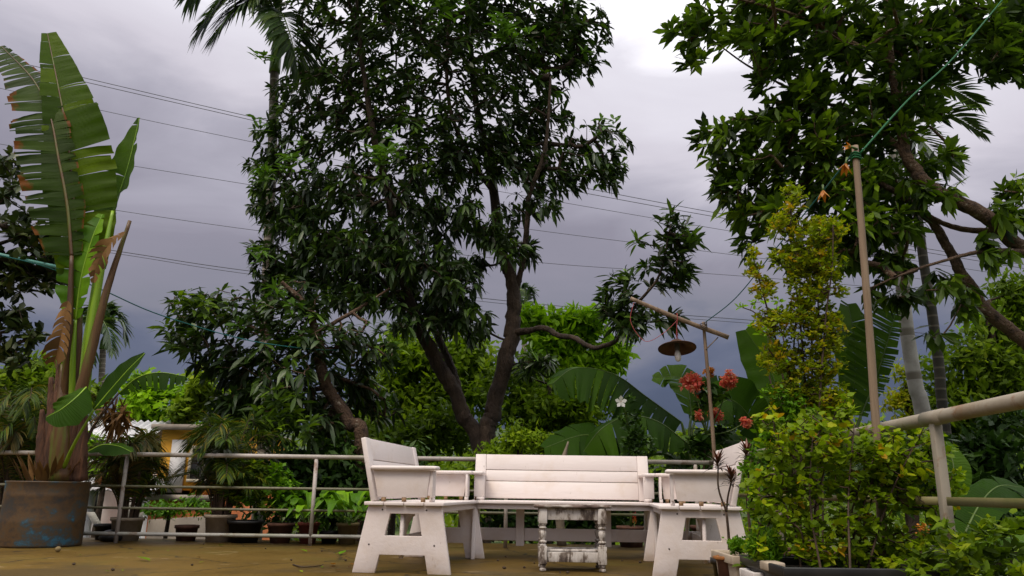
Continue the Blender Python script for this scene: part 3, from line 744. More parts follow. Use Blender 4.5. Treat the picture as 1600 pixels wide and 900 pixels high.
# ------------------------------------------------------------------ lamp on its bamboo pole
PX, PY = at(1106, 700, 7.62)[:2]
ptop = at(1099, 503, 7.62); pb = np.array([ptop[0] + .05, 7.62, 0])
t = thing('lamp_pole', 'thin bamboo pole tied to the railing with a slanting crossbar at its top', 'pole', pb)
MB().tube(smooth([pb, (pb + ptop) / 2 + [.012, 0, 0], ptop], 10), [.021, .019, .017], 8, jit=.04).build('pole', M['bamboo'], t, True)
A, B = at(985, 466, 7.58), at(1138, 527, 7.58); xb = A + (B - A) * .745; 
MB().tube(smooth([A, (A + B) / 2 + [0, 0, -.012], B], 8), [.021, .026], 8, jit=.05).build('crossbar', M['bamboo'], t, True)
m = MB(); 
for k in range(4): m.tube(smooth([xb + [-.03, -.03 - .004 * k, -.03 + .018 * k], xb + [.03, -.034, .0 + .015 * k], xb + [.03, .07, -.02 + .015 * k], xb + [-.03, .06, .02], xb + [-.03, -.03 - .004 * k, -.025 + .018 * k]], 5), .004, 5)
m.build('lashing', M['metal_dark'], t, True)
MB().tube(np.array([at(1122, 527, 7.6), at(1103, 546, 7.6)]), .006, 6).build('stay', M['bamboo'], t, True)
lc = at(1058, 544, 7.58)
t = thing('hanging_lamp', 'rusty conical lamp shade with a bare bulb hanging from the bamboo crossbar', 'lamp', lc)
rl = .19
def tilt(m_):
    a_ = math.radians(-13); c_, s_ = math.cos(a_), math.sin(a_)
    for i_, v_ in enumerate(m_.V):
        q_ = v_ - lc; m_.V[i_] = lc + np.stack([q_[:, 0], q_[:, 1] * c_ - q_[:, 2] * s_, q_[:, 1] * s_ + q_[:, 2] * c_], 1)
    return m_
tilt(MB().lathe([(rl, -.004), (rl * 1.0, .002), (rl * .6, .022), (.085, .034), (.078, .05), (.066, .066), (.048, .08), (.03, .09), (.028, .084), (.06, .058), (.07, .04), (rl * .58, .012), (rl * .98, -.008)], 36, lc, cap=False)).build('shade', M['shade'], t, True)
tilt(MB().lathe([(.02, .08), (.026, .05), (.026, -.02), (.022, -.03)], 16, lc)).build('socket', M['metal_dark'], t, True)
tilt(MB().lathe([(.020, -.03), (.026, -.045), (.031, -.07), (.032, -.10), (.027, -.125), (.014, -.14), (.002, -.143)], 16, lc)).build('bulb', M['bulb'], t, True)
hk = A + (B - A) * ((1058 - 985) / 153.)
m = MB(); m.tube(smooth([lc + [0, .02, .08], lc + [.0, .01, .14], hk + [0, -.03, -.01], hk + [0, 0, .032], hk + [0, .03, 0], lc + [.012, .02, .085]], 6), .0035, 5)
sag = at(1000, 527, 7.58); m.tube(smooth([hk + [.01, -.02, -.03], at(1040, 518, 7.56), at(1015, 533, 7.56), sag, at(985, 500, 7.58), A + [.05, 0, 0]], 6), .003, 5)
m.build('red_cord', M['red_wire'], t, True)

# ------------------------------------------------------------------ prop stick with the rope and dried blossoms
stop = at(1336, 228, 3.32); sb = at(1367, 680, 3.32); sdir = (sb - stop) / (sb[2] - stop[2]); sbase = stop + sdir * (0 - stop[2])
t = thing('prop_pole', 'tall bare wooden pole standing against the right railing, rope tied to its top', 'pole', sbase)
MB().tube(smooth([sbase, (sbase + stop) / 2 + [.008, 0, 0], stop], 14), [.0195, .017, .0145], 10, jit=.05).build('pole', M['stick'], t, True)
def rope(label, pts, r, mat, group='green ropes strung across the terrace', coil=None, name='rope'):
    m = MB(); m.tube(smooth(pts, 10), r, 6)
    if coil is not None:
        for k in range(3):
            a = np.linspace(0, 6.28, 12); c = np.array(coil) + [0, 0, -.012 * k]
            m.tube(np.stack([c[0] + .02 * np.cos(a), c[1] + .02 * np.sin(a), c[2] + .004 * np.sin(a * 2)], 1), r * 1.1, 6)
    o = m.build(name, M[mat], None, True); tag(o, label, 'rope', group); return o
kn = stop + sdir * (-.05) * 1.0
kn = stop + (sbase - stop) * .02
rope('green rope rising from the prop pole to the top right corner', [kn + [.015, -.02, 0], at(1420, 155, 3.6), at(1490, 90, 3.9), at(1570, -5, 4.4), at(1680, -140, 5.0)], .0045, 'rope', coil=kn)
rope('teal rope running down from the prop pole to the lamp pole', [kn + [-.015, 0, 0], at(1285, 300, 4.3), at(1215, 385, 5.6), at(1150, 465, 6.8), ptop + [0, -.02, -.02]], .0045, 'rope_teal')
rope('thin green rope from the left edge into the leaning mango tree', [at(-120, 375, 6.6), at(0, 399, 7.0), at(80, 420, 7.3), at(160, 453, 7.6), at(250, 492, 8.0), at(380, 530, 8.6), at(480, 545, 9.0), at(530, 547, 9.15)], .006, 'rope_teal')
def blossom(label, c, ax, s):
    t = thing('dried_blossom', label, 'flower', c, 'dried orange blossoms hung on the rope')
    for k in range(5):
        a = k * 1.257 + rnd.random(); ax_ = nrm(ax); u = nrm(np.cross(ax_, [0, 1, .2])); v = np.cross(ax_, u)
        d_ = ax_ * .8 + (u * math.cos(a) + v * math.sin(a)) * .55
        m = MB(); leaves(m, [c], [d_], [ax_], s, s * .35, 'ovate', .1, .3); m.build('petal', M['orange_petal'], t, True)
    MB().tube(np.array([c - nrm(ax) * .03, c + nrm(ax) * .015]), .006, 6).build('calyx', M['stem_green'], t, True)
blossom('yellow-orange blossom hanging just left of the prop pole top', at(1322, 254, 3.45), (-.3, -.1, -.9), .065)
blossom('pale orange blossom hanging on the rope lower down toward the tall shrub', at(1286, 296, 4.2), (-.05, -.1, -1), .075)
blossom('small yellow blossom tucked against the prop pole top', at(1331, 230, 3.3), (-.9, -.2, .2), .04)

# ------------------------------------------------------------------ power lines
def wire(label, pts, r=.016):
    m = MB(); m.tube(smooth(pts, 12), r, 5); o = m.build('power_line', M['wire'], None, True); tag(o, label, 'cable', 'power lines in front of the storm clouds'); return o
WL = [('topmost of the power lines sloping behind the mango tree', [(-300, 20), (150, 126), (390, 182), (650, 240), (900, 291), (1200, 347), (1700, 430)]),
      ('second highest power line, close below the topmost one', [(-300, 27), (150, 132), (390, 187), (650, 248), (900, 299), (1200, 353), (1700, 436)]),
      ('third power line from the top', [(-300, 72), (170, 175), (395, 222), (650, 275), (900, 320), (1220, 374), (1700, 450)]),
      ('fourth power line from the top', [(-300, 170), (0, 225), (380, 287), (650, 330), (840, 360), (1200, 405), (1700, 470)]),
      ('fifth power line from the top', [(-300, 250), (0, 300), (400, 360), (840, 410), (1180, 433), (1700, 478)]),
      ('upper of the lowest pair of power lines', [(-300, 312), (0, 364), (200, 395), (410, 426), (840, 475), (1130, 497), (1700, 540)]),
      ('lower of the lowest pair of power lines', [(-300, 318), (0, 370), (200, 399), (410, 431), (840, 480), (1130, 502), (1700, 545)])]
for i, (lb, p) in enumerate(WL): wire(lb, [at(x, y, 34 + x * .004) for x, y in p], .017 if i in (0, 1, 5) else .013)

# ------------------------------------------------------------------ houses beyond the terrace
M['white_wall'] = surf('white wall', [(.3, (.50, .49, .49)), (.7, (.68, .67, .67))], 2, .85, .2, .01)
M['tin'] = surf('pale tin roof', [(.3, (.45, .44, .45)), (.7, (.62, .61, .62))], 2, .5, .15, .01)
M['orange_wall'] = surf('orange wall', [(.3, (.50, .24, .02)), (.7, (.68, .36, .035))], 1.5, .85, .2, .01)
M['red_wall'] = surf('brick red wall', [(.3, (.42, .11, .03)), (.7, (.55, .17, .05))], 2, .85, .2, .01)
M['grey_wall'] = surf('stained block wall', [(.3, (.14, .12, .10)), (.55, (.28, .24, .20)), (.75, (.40, .35, .30))], 1.4, .9, .4, .02, (1, 1, .5))
M['dark_glass'] = surf('dark window glass', [(.3, (.02, .022, .025)), (.7, (.05, .05, .055))], 1, .15, 0)
M['plank'] = surf('discarded board', [(.3, (.30, .27, .20)), (.7, (.50, .46, .38))], 5, .8, .3, .01, (1, 4, 4))
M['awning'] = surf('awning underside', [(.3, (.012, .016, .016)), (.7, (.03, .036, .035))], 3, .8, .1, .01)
M['awning_edge'] = surf('teal flashing', [(.3, (.05, .20, .17)), (.7, (.12, .32, .28))], 6, .5, .1, .01)
def corr(m, A, B, C, D_, amp, n):
    """corrugated sheet A-B (eaves) D-C (ridge)"""
    V = []; 
    for i in range(n + 1):
        s = i / n; o = np.array([0, 0, amp * math.sin(i * math.pi / 2)])
        for e in (0, -.01): V += [A * (1 - s) + B * s + o + [0, 0, e], D_ * (1 - s) + C * s + o + [0, 0, e]]
    F = []
    for i in range(n):
        a = i * 4; F += [(a, a + 4, a + 5, a + 1), (a + 2, a + 3, a + 7, a + 6), (a, a + 2, a + 6, a + 4), (a + 1, a + 5, a + 7, a + 3)]
    F += [(0, 1, 3, 2), (n * 4, n * 4 + 2, n * 4 + 3, n * 4 + 1)]
    m.add(V, F)
# white tin-roofed house
c0 = at(-60, 800, 17); c1 = at(120, 800, 17)
def window(t, x, y, z, w_, h_):
    f_ = MB(); f_.box((x - w_ / 2 - .06, y - .05, z - h_ / 2 - .06), (x + w_ / 2 + .06, y - .005, z - h_ / 2)); f_.box((x - w_ / 2 - .06, y - .05, z + h_ / 2), (x + w_ / 2 + .06, y - .005, z + h_ / 2 + .06))
    f_.box((x - w_ / 2 - .06, y - .05, z - h_ / 2 + .001), (x - w_ / 2, y - .005, z + h_ / 2 - .001)); f_.box((x + w_ / 2, y - .05, z - h_ / 2 + .001), (x + w_ / 2 + .06, y - .005, z + h_ / 2 - .001))
    f_.box((x - .02, y - .045, z - h_ / 2 + .001), (x + .02, y - .006, z + h_ / 2 - .001))
    wn = f_.build('window', M['plank'], t); MB().box((x - w_ / 2, y - .03, z - h_ / 2), (x + w_ / 2, y - .012, z + h_ / 2)).build('pane', M['dark_glass'], wn)
hx0, hx1 = at(-140, 750, 17)[0], at(160, 750, 17)[0]
t = thing('house', 'white house with a pale tin roof low down behind the rusty drum', 'house', ((hx0 + hx1) / 2, 18, GZ))
MB().box((hx0, 17, GZ - .3), (hx1, 21, at(0, 722, 17)[2])).build('wall', M['white_wall'], t)
m = MB(); zr = at(0, 718, 16.6)[2]; zt_ = at(0, 655, 19)[2]
corr(m, np.array([hx0 - .4, 16.5, zr]), np.array([hx1 + .5, 16.5, zr]), np.array([hx1 + .5, 19, zt_]), np.array([hx0 - .4, 19, zt_]), .03, 120)
corr(m, np.array([hx0 - .4, 21.5, zr]), np.array([hx1 + .5, 21.5, zr]), np.array([hx1 + .5, 19.01, zt_]), np.array([hx0 - .4, 19.01, zt_]), .03, 120)
m.build('roof', M['tin'], t)
for px in (-60, 60, 128): window(t, at(px, 760, 17)[0], 17, at(px, 770, 17)[2], .8, .9)
# low shed with the red edge roof
sx0, sx1 = at(140, 750, 14)[0], at(228, 750, 14)[0]
t = thing('shed', 'small open shed with a pale roof and red-painted edge beside the white house', 'shed', ((sx0 + sx1) / 2, 15, GZ))
zz = at(180, 766, 14)[2]
MB().box((sx0, 16, GZ - .2), (sx1, 16.15, zz)).build('wall', M['white_wall'], t)
for x_ in (sx0, sx1 - .1): MB().box((x_, 14, GZ - .2), (x_ + .1, 14.1, zz - .02)).build('post', M['white_wall'], t)
m = MB(); zt_ = at(165, 735, 16)[2]; corr(m, np.array([sx0 - .3, 13.7, zz]), np.array([sx1 + .3, 13.7, zz]), np.array([sx1 - .5, 16.3, zt_ - .2]), np.array([sx0 - .3, 16.3, zt_ + .2]), .02, 50); m.build('roof', M['tin'], t)
A_, B_ = at(150, 737, 13.6), at(228, 762, 13.6)
MB().add([A_, B_, B_ + [0, 0, -.16], A_ + [0, 0, -.22], A_ + [0, .06, 0], B_ + [0, .06, 0], B_ + [0, .06, -.16], A_ + [0, .06, -.22]], [(0, 3, 2, 1), (4, 5, 6, 7), (0, 1, 5, 4), (3, 7, 6, 2), (0, 4, 7, 3), (1, 2, 6, 5)]).build('fascia', M['red_wall'], t)
# orange house
ox0, ox1 = at(244, 750, 16)[0], at(352, 750, 16)[0]
t = thing('house', 'orange house showing between the two potted palms', 'house', ((ox0 + ox1) / 2, 18, GZ))
zt_ = at(300, 672, 16)[2]; zm = at(300, 778, 16)[2]; z0_ = at(300, 765, 16)[2]
MB().box((ox0, 16, zm), (ox1, 20, zt_)).build('wall', M['orange_wall'], t)
MB().box((ox0 - .03, 15.9, GZ - .3), (ox1 + .03, 20.03, zm - .004)).build('lower_wall', M['red_wall'], t)
MB().box((ox0 - .12, 15.75, zm - .05), (ox1 + .1, 15.895, zm + .06)).build('ledge', M['grey_wall'], t)
m = MB(); m.box((ox0 - .15, 15.8, zt_ + .005), (ox1 + .15, 20.2, zt_ + .1)); m.build('roof', M['grey_wall'], t)
MB().box((ox0 + .25, 15.95, zm + .1), (ox0 + .55, 15.995, zt_ - .2)).build('pilaster', M['white_wall'], t)
for px in (322,): window(t, at(px, 700, 16)[0], 16, at(px, 725, 16)[2], .5, .6)
# block wall in the yard
A_, B_ = at(232, 812, 11.5), at(330, 806, 12.2)
t = MB(); V = []
for p in (A_, B_):
    for dy in (0, .15): V += [(p[0], p[1] + dy, GZ - .3), (p[0], p[1] + dy, p[2])]
t.add(V, [(0, 1, 5, 4), (2, 6, 7, 3), (1, 3, 7, 5), (0, 2, 3, 1), (4, 5, 7, 6), (0, 4, 6, 2)]); tag(t.build('yard_wall', M['grey_wall']), 'stained grey block wall below the orange house', 'wall')
# discarded boards in the yard
for k, (a_, b_, lb) in enumerate((((168, 826, 10), (222, 806, 10.3), 'pale board lying aslant in the yard behind the drum'), ((196, 782, 10.2), (205, 815, 10), 'short pale board standing on end in the yard'), ((140, 800, 10.4), (160, 835, 10), 'weathered board leaning low beside the drum'))):
    A_, B_ = at(*a_), at(*b_); q_ = np.array([0, 0, .05]) if k == 0 else np.array([.05, 0, 0]); m = MB()
    V = [p + s_ * q_ + [0, e, 0] for p in (A_, B_) for s_ in (-1, 1) for e in (0, .03)]
    m.add(V, [(0, 1, 3, 2), (4, 6, 7, 5), (0, 4, 5, 1), (2, 3, 7, 6), (1, 5, 7, 3), (0, 2, 6, 4)]); tag(m.build('board', M['plank'], None, recalc=True), lb, 'board', 'discarded boards in the yard')
# neighbouring roof corner at the left edge
A_, B_ = at(-160, 366, 8.4), at(95, 421, 8.4)
t = thing('corrugated_awning', 'dark corrugated awning corner with a teal edge at the left border', 'awning', (A_[0], 8.6, 0))
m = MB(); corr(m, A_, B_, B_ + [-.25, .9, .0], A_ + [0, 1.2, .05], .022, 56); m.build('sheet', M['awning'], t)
MB().add([p + np.array(e) for p in (A_, B_) for e in ((0, -.03, .035), (0, -.012, .035), (0, -.03, -.005), (0, -.012, -.005))], [(0, 4, 5, 1), (2, 3, 7, 6), (0, 2, 6, 4), (1, 5, 7, 3), (0, 1, 3, 2), (4, 6, 7, 5)]).build('flashing', M['awning_edge'], t)
MB().tube(np.array([A_ + [.05, .5, -.05], [A_[0] + .05, A_[1] + .5, GZ]]) * 1.0, .04, 8).build('post', M['rail_moss'], t, True)
# ------------------------------------------------------------------ big mango tree
def root_at(px, py, Y): p = at(px, py, Y); return np.array([p[0], p[1], GZ - .1])
MY = 10.4
def mango_clusters(T, t, leaf='mango', k=(6, 11), Ln=(.11, .23), W=(.042, .07), center=None, new=.05, varc=True):
    c = T.mean(0) if center is None else center
    A = nrm(T - c) + np.array([0, 0, .35]) + rng.normal(0, .35, T.shape)
    isnew = rng.random(len(T)) < new
    mb = MB(); whorls(mb, T[~isnew], A[~isnew], k, Ln, W, 'lance', (.7, 1.6), (.1, .55), .45, rng.beta(2, 2.2, (~isnew).sum()))
    mb.build('foliage', M[leaf], t, True, kind='stuff')
    if isnew.any():
        mb = MB(); whorls(mb, T[isnew], A[isnew], k, (Ln[0], Ln[1] * .9), W, 'lance', (.6, 1.4), (.05, .4), .4); mb.build('young_foliage', M['mango_new'], t, True, kind='stuff')
base = root_at(757, 760, MY)
def P_(pts, first=None):
    pts3 = np.array([list(at(*p[:3])) + [p[3]] for p in pts])
    if first is not None: pts3 = np.vstack([np.array(first), pts3])
    Q = smooth(pts3, 6); return Q[:, :3], Q[:, 3]
st1 = P_([(758, 735, MY, .145), (768, 650, MY, .135), (788, 570, MY, .125), (803, 500, MY, .12), (800, 440, MY, .105), (782, 385, MY + .1, .095), (770, 280, MY + .2, .08), (745, 170, MY + .3, .06), (735, 40, MY + .3, .045), (742, -90, MY + .3, .025)], [list(base) + [.20]])
st2 = P_([(752, 735, MY, .12), (722, 640, MY - .05, .12), (690, 575, MY - .1, .115), (655, 510, MY - .2, .10), (632, 440, MY - .3, .09), (612, 330, MY - .4, .07), (580, 190, MY - .5, .05), (560, 40, MY - .5, .035), (550, -90, MY - .5, .02)], [list(base + [-.1, 0, 0]) + [.14]])
st3 = P_([(727, 650, MY + .05, .08), (705, 570, MY + .2, .075), (672, 490, MY + .4, .065), (690, 400, MY + .5, .055), (660, 290, MY + .7, .045), (650, 150, MY + .8, .03)])
st4 = P_([(800, 520, MY, .07), (826, 518, MY - .2, .05), (848, 512, MY - .35, .046), (872, 524, MY - .5, .042), (900, 529, MY - .7, .039), (925, 543, MY - .9, .034), (946, 540, MY - 1.1, .034), (968, 527, MY - 1.3, .03), (992, 480, MY - 1.6, .022), (1030, 430, MY - 1.8, .016), (1048, 350, MY - 1.9, .010)])
st5 = P_([(801, 465, MY, .05), (814, 425, MY - .05, .05), (822, 370, MY - .2, .045), (826, 310, MY - .3, .042), (852, 230, MY - .5, .03), (860, 120, MY - .6, .02)])
st6 = P_([(772, 300, MY + .1, .05), (730, 240, MY, .04), (700, 150, MY - .3, .03), (700, 30, MY - .3, .02)])
st7 = P_([(640, 480, MY - .2, .04), (560, 400, MY + .3, .03), (500, 330, MY + .5, .022), (450, 290, MY + .6, .014)])
mains = [(p_, r_ * .87) for p_, r_ in (st1, st2, st3, st4, st5, st6, st7)]
E1 = [(600, 50, 150, 115), (755, 30, 150, 95), (885, 55, 60, 55), (905, 90, 40, 40), (505, 170, 95, 85), (640, 190, 130, 100), (800, 140, 85, 65), (860, 170, 50, 40),
      (935, 235, 62, 48), (960, 262, 38, 32), (880, 262, 55, 40), (860, 300, 32, 22), (470, 290, 88, 62), (590, 310, 120, 80), (700, 260, 60, 60), (440, 335, 55, 35), (470, 440, 70, 36), (420, 460, 40, 24), (520, 400, 105, 48), (640, 400, 75, 50), (445, 420, 40, 30),
      (775, 365, 48, 30), (760, 250, 50, 45), (560, -70, 230, 90), (770, -80, 150, 80), (560, 450, 60, 35), (640, 470, 55, 32), (700, 470, 50, 45), (735, 420, 35, 30), (830, 395, 25, 22), (800, 330, 25, 20),
      (730, 520, 40, 22), (420, 250, 36, 30), (405, 330, 26, 20), (400, 400, 28, 30), (420, 200, 26, 22), (945, 50, 16, 20), (925, 100, 18, 18)]
E1 = [e + (MY, max(e[2:4]) * MY / FPX * 1.0) for e in E1]
EL = [(960, 465, 34, 40), (985, 495, 44, 30), (1052, 360, 30, 34), (1040, 415, 42, 34), (1078, 385, 22, 26), (1045, 500, 32, 14), (1000, 372, 10, 10), (1070, 430, 20, 24), (975, 430, 18, 16), (1040, 340, 14, 18)]
EL = [e + (MY - 1.7, .35) for e in EL]
EW = [(828, 572, 26, 20, MY - .2, .3), (845, 560, 20, 18, MY - .2, .3)]
E1 += [(700, 330, 45, 40, MY, .6), (790, 210, 60, 50, MY, .6), (850, 60, 60, 50, MY, .6), (830, 230, 45, 40, MY, .5), (905, 20, 40, 30, MY, .4)]
E1 += [(600, 390, 85, 50, MY - .8, .4), (690, 430, 60, 42, MY - .7, .3), (560, 465, 65, 32, MY - .7, .4), (785, 385, 42, 26, MY - .5, .3), (720, 480, 50, 36, MY - .6, .3), (470, 370, 70, 45, MY - .4, .4), (640, 500, 40, 24, MY - .7, .3), (815, 265, 50, 42, MY - .3, .4), (850, 318, 40, 20, MY - .3, .3), (745, 345, 45, 36, MY - .5, .3)]
T1 = ell_points(E1, 5.8, MY)
TL = ell_points(EL, 5.5, MY - 1.7); TW = ell_points(EW, 12, MY)
t = tree('mango_tree', 'tall dark-leaved mango tree with forked trunk behind the white bench', 'tree', mains, np.vstack([T1, TL, TW]), None, 'bark', base=base)
mango_clusters(T1, t, new=.02, center=at(660, 300, MY))
mb = MB(); A = nrm(TL - at(1000, 520, MY - 1.7)) + rng.normal(0, .3, TL.shape); whorls(mb, TL, A, (7, 11), (.14, .24), (.042, .062), 'lance', (.6, 1.4), (.05, .4), .35, rng.beta(2, 2, len(TL))); mb.build('foliage', M['mango'], t, True, kind='stuff')
mb = MB(); whorls(mb, TW, rdir(len(TW)), (7, 11), (.14, .22), (.035, .05), 'lance', (.6, 1.4), (.05, .4), .35); mb.build('foliage', M['mango'], t, True, kind='stuff')
mb = MB(); TY = ell_points([(600, 230, 34, 30, MY - 1.4, .3), (455, 248, 30, 20, MY - 1.0, .3), (400, 395, 22, 16, MY - .8, .2), (410, 265, 24, 16, MY - .8, .2), (940, 185, 20, 12, MY - .5, .2), (790, 45, 40, 30, MY - 1.2, .3), (690, 8, 50, 24, MY - 1.2, .3), (835, 545, 22, 10, MY - .4, .1), (410, 90, 14, 20, MY - .5, .2), (400, 185, 16, 12, MY - .5, .2)], 4.0, MY)
whorls(mb, TY, rdir(len(TY)) * .3 + [0, -.3, .8], (6, 9), (.15, .24), (.04, .055), 'lance', (.7, 1.4), (.1, .4), .3); mb.build('young_foliage', M['mango_new'], t, True, kind='stuff')

# ------------------------------------------------------------------ leaning mango tree
Y2 = 9.3
b2 = root_at(572, 760, Y2)
m1 = P_([(566, 715, Y2, .085), (545, 660, Y2, .08), (515, 610, Y2, .075), (500, 560, Y2, .07), (490, 510, Y2, .055), (470, 470, Y2 - .1, .04), (440, 440, Y2 - .2, .02)], [list(b2) + [.11]])
m2 = P_([(492, 520, Y2, .035), (530, 500, Y2, .026), (572, 475, Y2 + .1, .02), (610, 450, Y2 + .2, .012)])
m3 = P_([(498, 545, Y2, .04), (440, 530, Y2 + .2, .03), (370, 500, Y2 + .2, .022), (310, 480, Y2 + .1, .010)])
m4 = P_([(512, 605, Y2, .035), (470, 610, Y2 + .2, .025), (420, 600, Y2 + .3, .018), (370, 590, Y2 + .3, .010)])
E2 = [(315, 480, 62, 34), (300, 525, 50, 30), (395, 490, 70, 36), (470, 470, 60, 32), (350, 560, 50, 34), (440, 565, 90, 50), (400, 620, 70, 40), (520, 620, 60, 50), (560, 570, 46, 46),
      (590, 620, 36, 46), (460, 660, 70, 38), (530, 690, 50, 30), (360, 640, 45, 38), (480, 525, 70, 30), (555, 520, 40, 20), (600, 545, 30, 22)]
E2 = [e + ((Y2 + .75, .45) if e[0] > 505 and e[1] > 560 else (Y2, max(e[2:4]) * Y2 / FPX * 1.1)) for e in E2]
T2 = ell_points(E2, 5.2, Y2)
t = tree('mango_tree', 'smaller mango tree with a leaning mottled trunk left of the bench', 'tree', [m1, m2, m3, m4], T2, None, 'bark_mott', base=b2)
mango_clusters(T2, t, new=.04, center=at(460, 600, Y2), Ln=(.14, .25))
mb = MB(); TY = ell_points([(300, 470, 40, 25, Y2 - .7, .2), (270, 520, 20, 20, Y2 - .7, .2), (435, 640, 55, 36, Y2 - .8, .3)], 4.0, Y2)
whorls(mb, TY, rdir(len(TY)) * .3 + [0, -.3, .8], (7, 10), (.15, .25), (.045, .06), 'lance', (.7, 1.5), (.1, .4), .5); mb.build('young_foliage', M['right'], t, True, kind='stuff')

# ------------------------------------------------------------------ right-hand tree
RY = 6.6
bR = np.array([5.6, 7.2, GZ - .1])
r1 = P_([(1760, 520, 6.9, .12), (1680, 445, 6.8, .095), (1600, 385, 6.6, .082), (1520, 328, 6.5, .074), (1445, 285, 6.5, .068), (1415, 240, 6.5, .056), (1405, 180, 6.5, .046), (1392, 80, 6.5, .038), (1382, -60, 6.5, .035)], [list(bR) + [.24], list(at(1840, 650, 7.0)) + [.18]])
r2 = P_([(1740, 590, 6.95, .11), (1660, 560, 6.9, .09), (1600, 530, 6.8, .075), (1545, 490, 6.8, .068), (1505, 435, 6.8, .060), (1478, 380, 6.8, .05), (1440, 330, 6.8, .045), (1380, 290, 6.7, .03), (1300, 250, 6.6, .018)])
r3 = P_([(1560, 365, 6.6, .04), (1490, 355, 6.7, .03), (1430, 330, 6.8, .024), (1360, 325, 6.9, .018), (1280, 300, 6.9, .010)])
r4 = P_([(1412, 235, 6.5, .04), (1340, 180, 6.8, .026), (1260, 150, 6.9, .018), (1180, 110, 6.8, .012), (1110, 60, 6.7, .008)])
r5 = P_([(1395, 100, 6.5, .035), (1320, 60, 6.4, .026), (1230, 20, 6.3, .016), (1120, -10, 6.3, .01)])
r6 = P_([(1600, 395, 6.6, .04), (1550, 392, 6.5, .028), (1500, 400, 6.4, .018), (1420, 425, 6.3, .012), (1360, 450, 6.3, .008)])
r7 = P_([(1395, 60, 6.5, .03), (1470, 20, 6.6, .022), (1560, 10, 6.7, .014)])
ER = [(1085, 40, 48, 42), (1150, 20, 70, 45), (1240, 20, 80, 50), (1330, 60, 75, 60), (1420, 60, 70, 55), (1510, 30, 75, 45), (1575, 50, 40, 60), (1220, 110, 60, 40), (1290, 130, 70, 45),
      (1135, 215, 52, 34), (1200, 185, 60, 42), (1160, 270, 64, 40), (1230, 255, 60, 44), (1300, 210, 70, 50), (1175, 325, 50, 28), (1130, 290, 34, 26), (1290, 290, 60, 36), (1360, 270, 60, 46), (1370, 180, 55, 45),
      (1440, 180, 50, 40), (1480, 240, 32, 24), (1400, 340, 62, 36), (1340, 370, 60, 36), (1300, 400, 50, 34), (1240, 400, 40, 28), (1400, 410, 48, 26), (1470, 300, 36, 24), (1180, 380, 22, 16), (1380, 460, 40, 20),
      (1570, 340, 38, 20), (1585, 290, 22, 24), (1540, 375, 30, 14), (1490, 440, 32, 22), (1560, 120, 26, 14), (1520, 480, 26, 20), (1430, 460, 24, 18), (1080, 85, 26, 20), (1460, 110, 40, 40), (1350, -40, 250, 50), (1460, 520, 22, 14), (1590, 20, 50, 60), (1560, 90, 40, 30), (1610, 100, 40, 40)]
ER = [e + (RY, max(e[2:4]) * RY / FPX * 1.2) for e in ER]
ER += [(1330, 320, 70, 50, RY, .7), (1260, 200, 60, 60, RY, .6), (1400, 120, 60, 60, RY, .6), (1180, 60, 60, 40, RY, .6), (1300, 40, 80, 60, RY + .4, .6), (1500, 60, 70, 50, RY + .3, .6), (1220, 330, 50, 36, RY, .5), (1420, 270, 60, 50, RY + .4, .5)]
ER += [(1580, 330, 40, 26, RY, .4), (1560, 395, 30, 16, RY, .3)]
TR = ell_points(ER, 3.1, RY)
t = tree('broadleaf_tree', 'large glossy-leaved tree arching in from the right over the railing', 'tree', [(p_, r_ * .86) for p_, r_ in (r1, r2, r3, r4, r5, r6, r7)], TR, None, 'bark_mott', base=bR)
AR = nrm(TR - at(1400, 280, RY)) + rng.normal(0, .4, TR.shape) + [0, 0, .2]
mb = MB(); whorls(mb, TR, AR, (9, 14), (.11, .21), (.042, .068), 'obov', (.5, 1.5), (0, .3), .3, rng.beta(2, 1.8, len(TR))); mb.build('foliage', M['right'], t, True, kind='stuff')

# ------------------------------------------------------------------ tree at the left edge
bL = np.array([-8.6, 8.9, GZ - .1])
l1 = P_([(-200, 560, 8.9, .10), (-190, 400, 8.9, .07), (-150, 300, 8.9, .05), (-80, 240, 8.9, .03)], [list(bL) + [.16]])
l2 = P_([(-196, 500, 8.9, .06), (-90, 420, 8.8, .04), (0, 380, 8.7, .025), (60, 370, 8.6, .012)])
l3 = P_([(-198, 560, 8.9, .06), (-90, 545, 8.8, .04), (0, 520, 8.7, .02)])
ELf = [(15, 255, 26, 22), (10, 295, 24, 16), (20, 350, 48, 24), (70, 370, 34, 30), (30, 410, 60, 28), (85, 400, 22, 26), (60, 440, 36, 18), (10, 445, 36, 18), (10, 500, 36, 28), (45, 520, 26, 18), (15, 550, 40, 20), (-60, 420, 60, 140)]
ELf = [e + (8.7, .4) for e in ELf]; TLf = ell_points(ELf, 6.5, 8.7)
t = tree('broadleaf_tree', 'dark broad-leaved branches reaching in at the left edge behind the traveller palm', 'tree', [l1, l2, l3], TLf, None, 'bark', base=bL)
mb = MB(); whorls(mb, TLf, rdir(len(TLf)) + [0, 0, .5], (6, 9), (.11, .18), (.06, .085), 'obov', (.6, 1.4), (0, .3), .3); mb.build('foliage', M['magnolia'], t, True, kind='stuff')

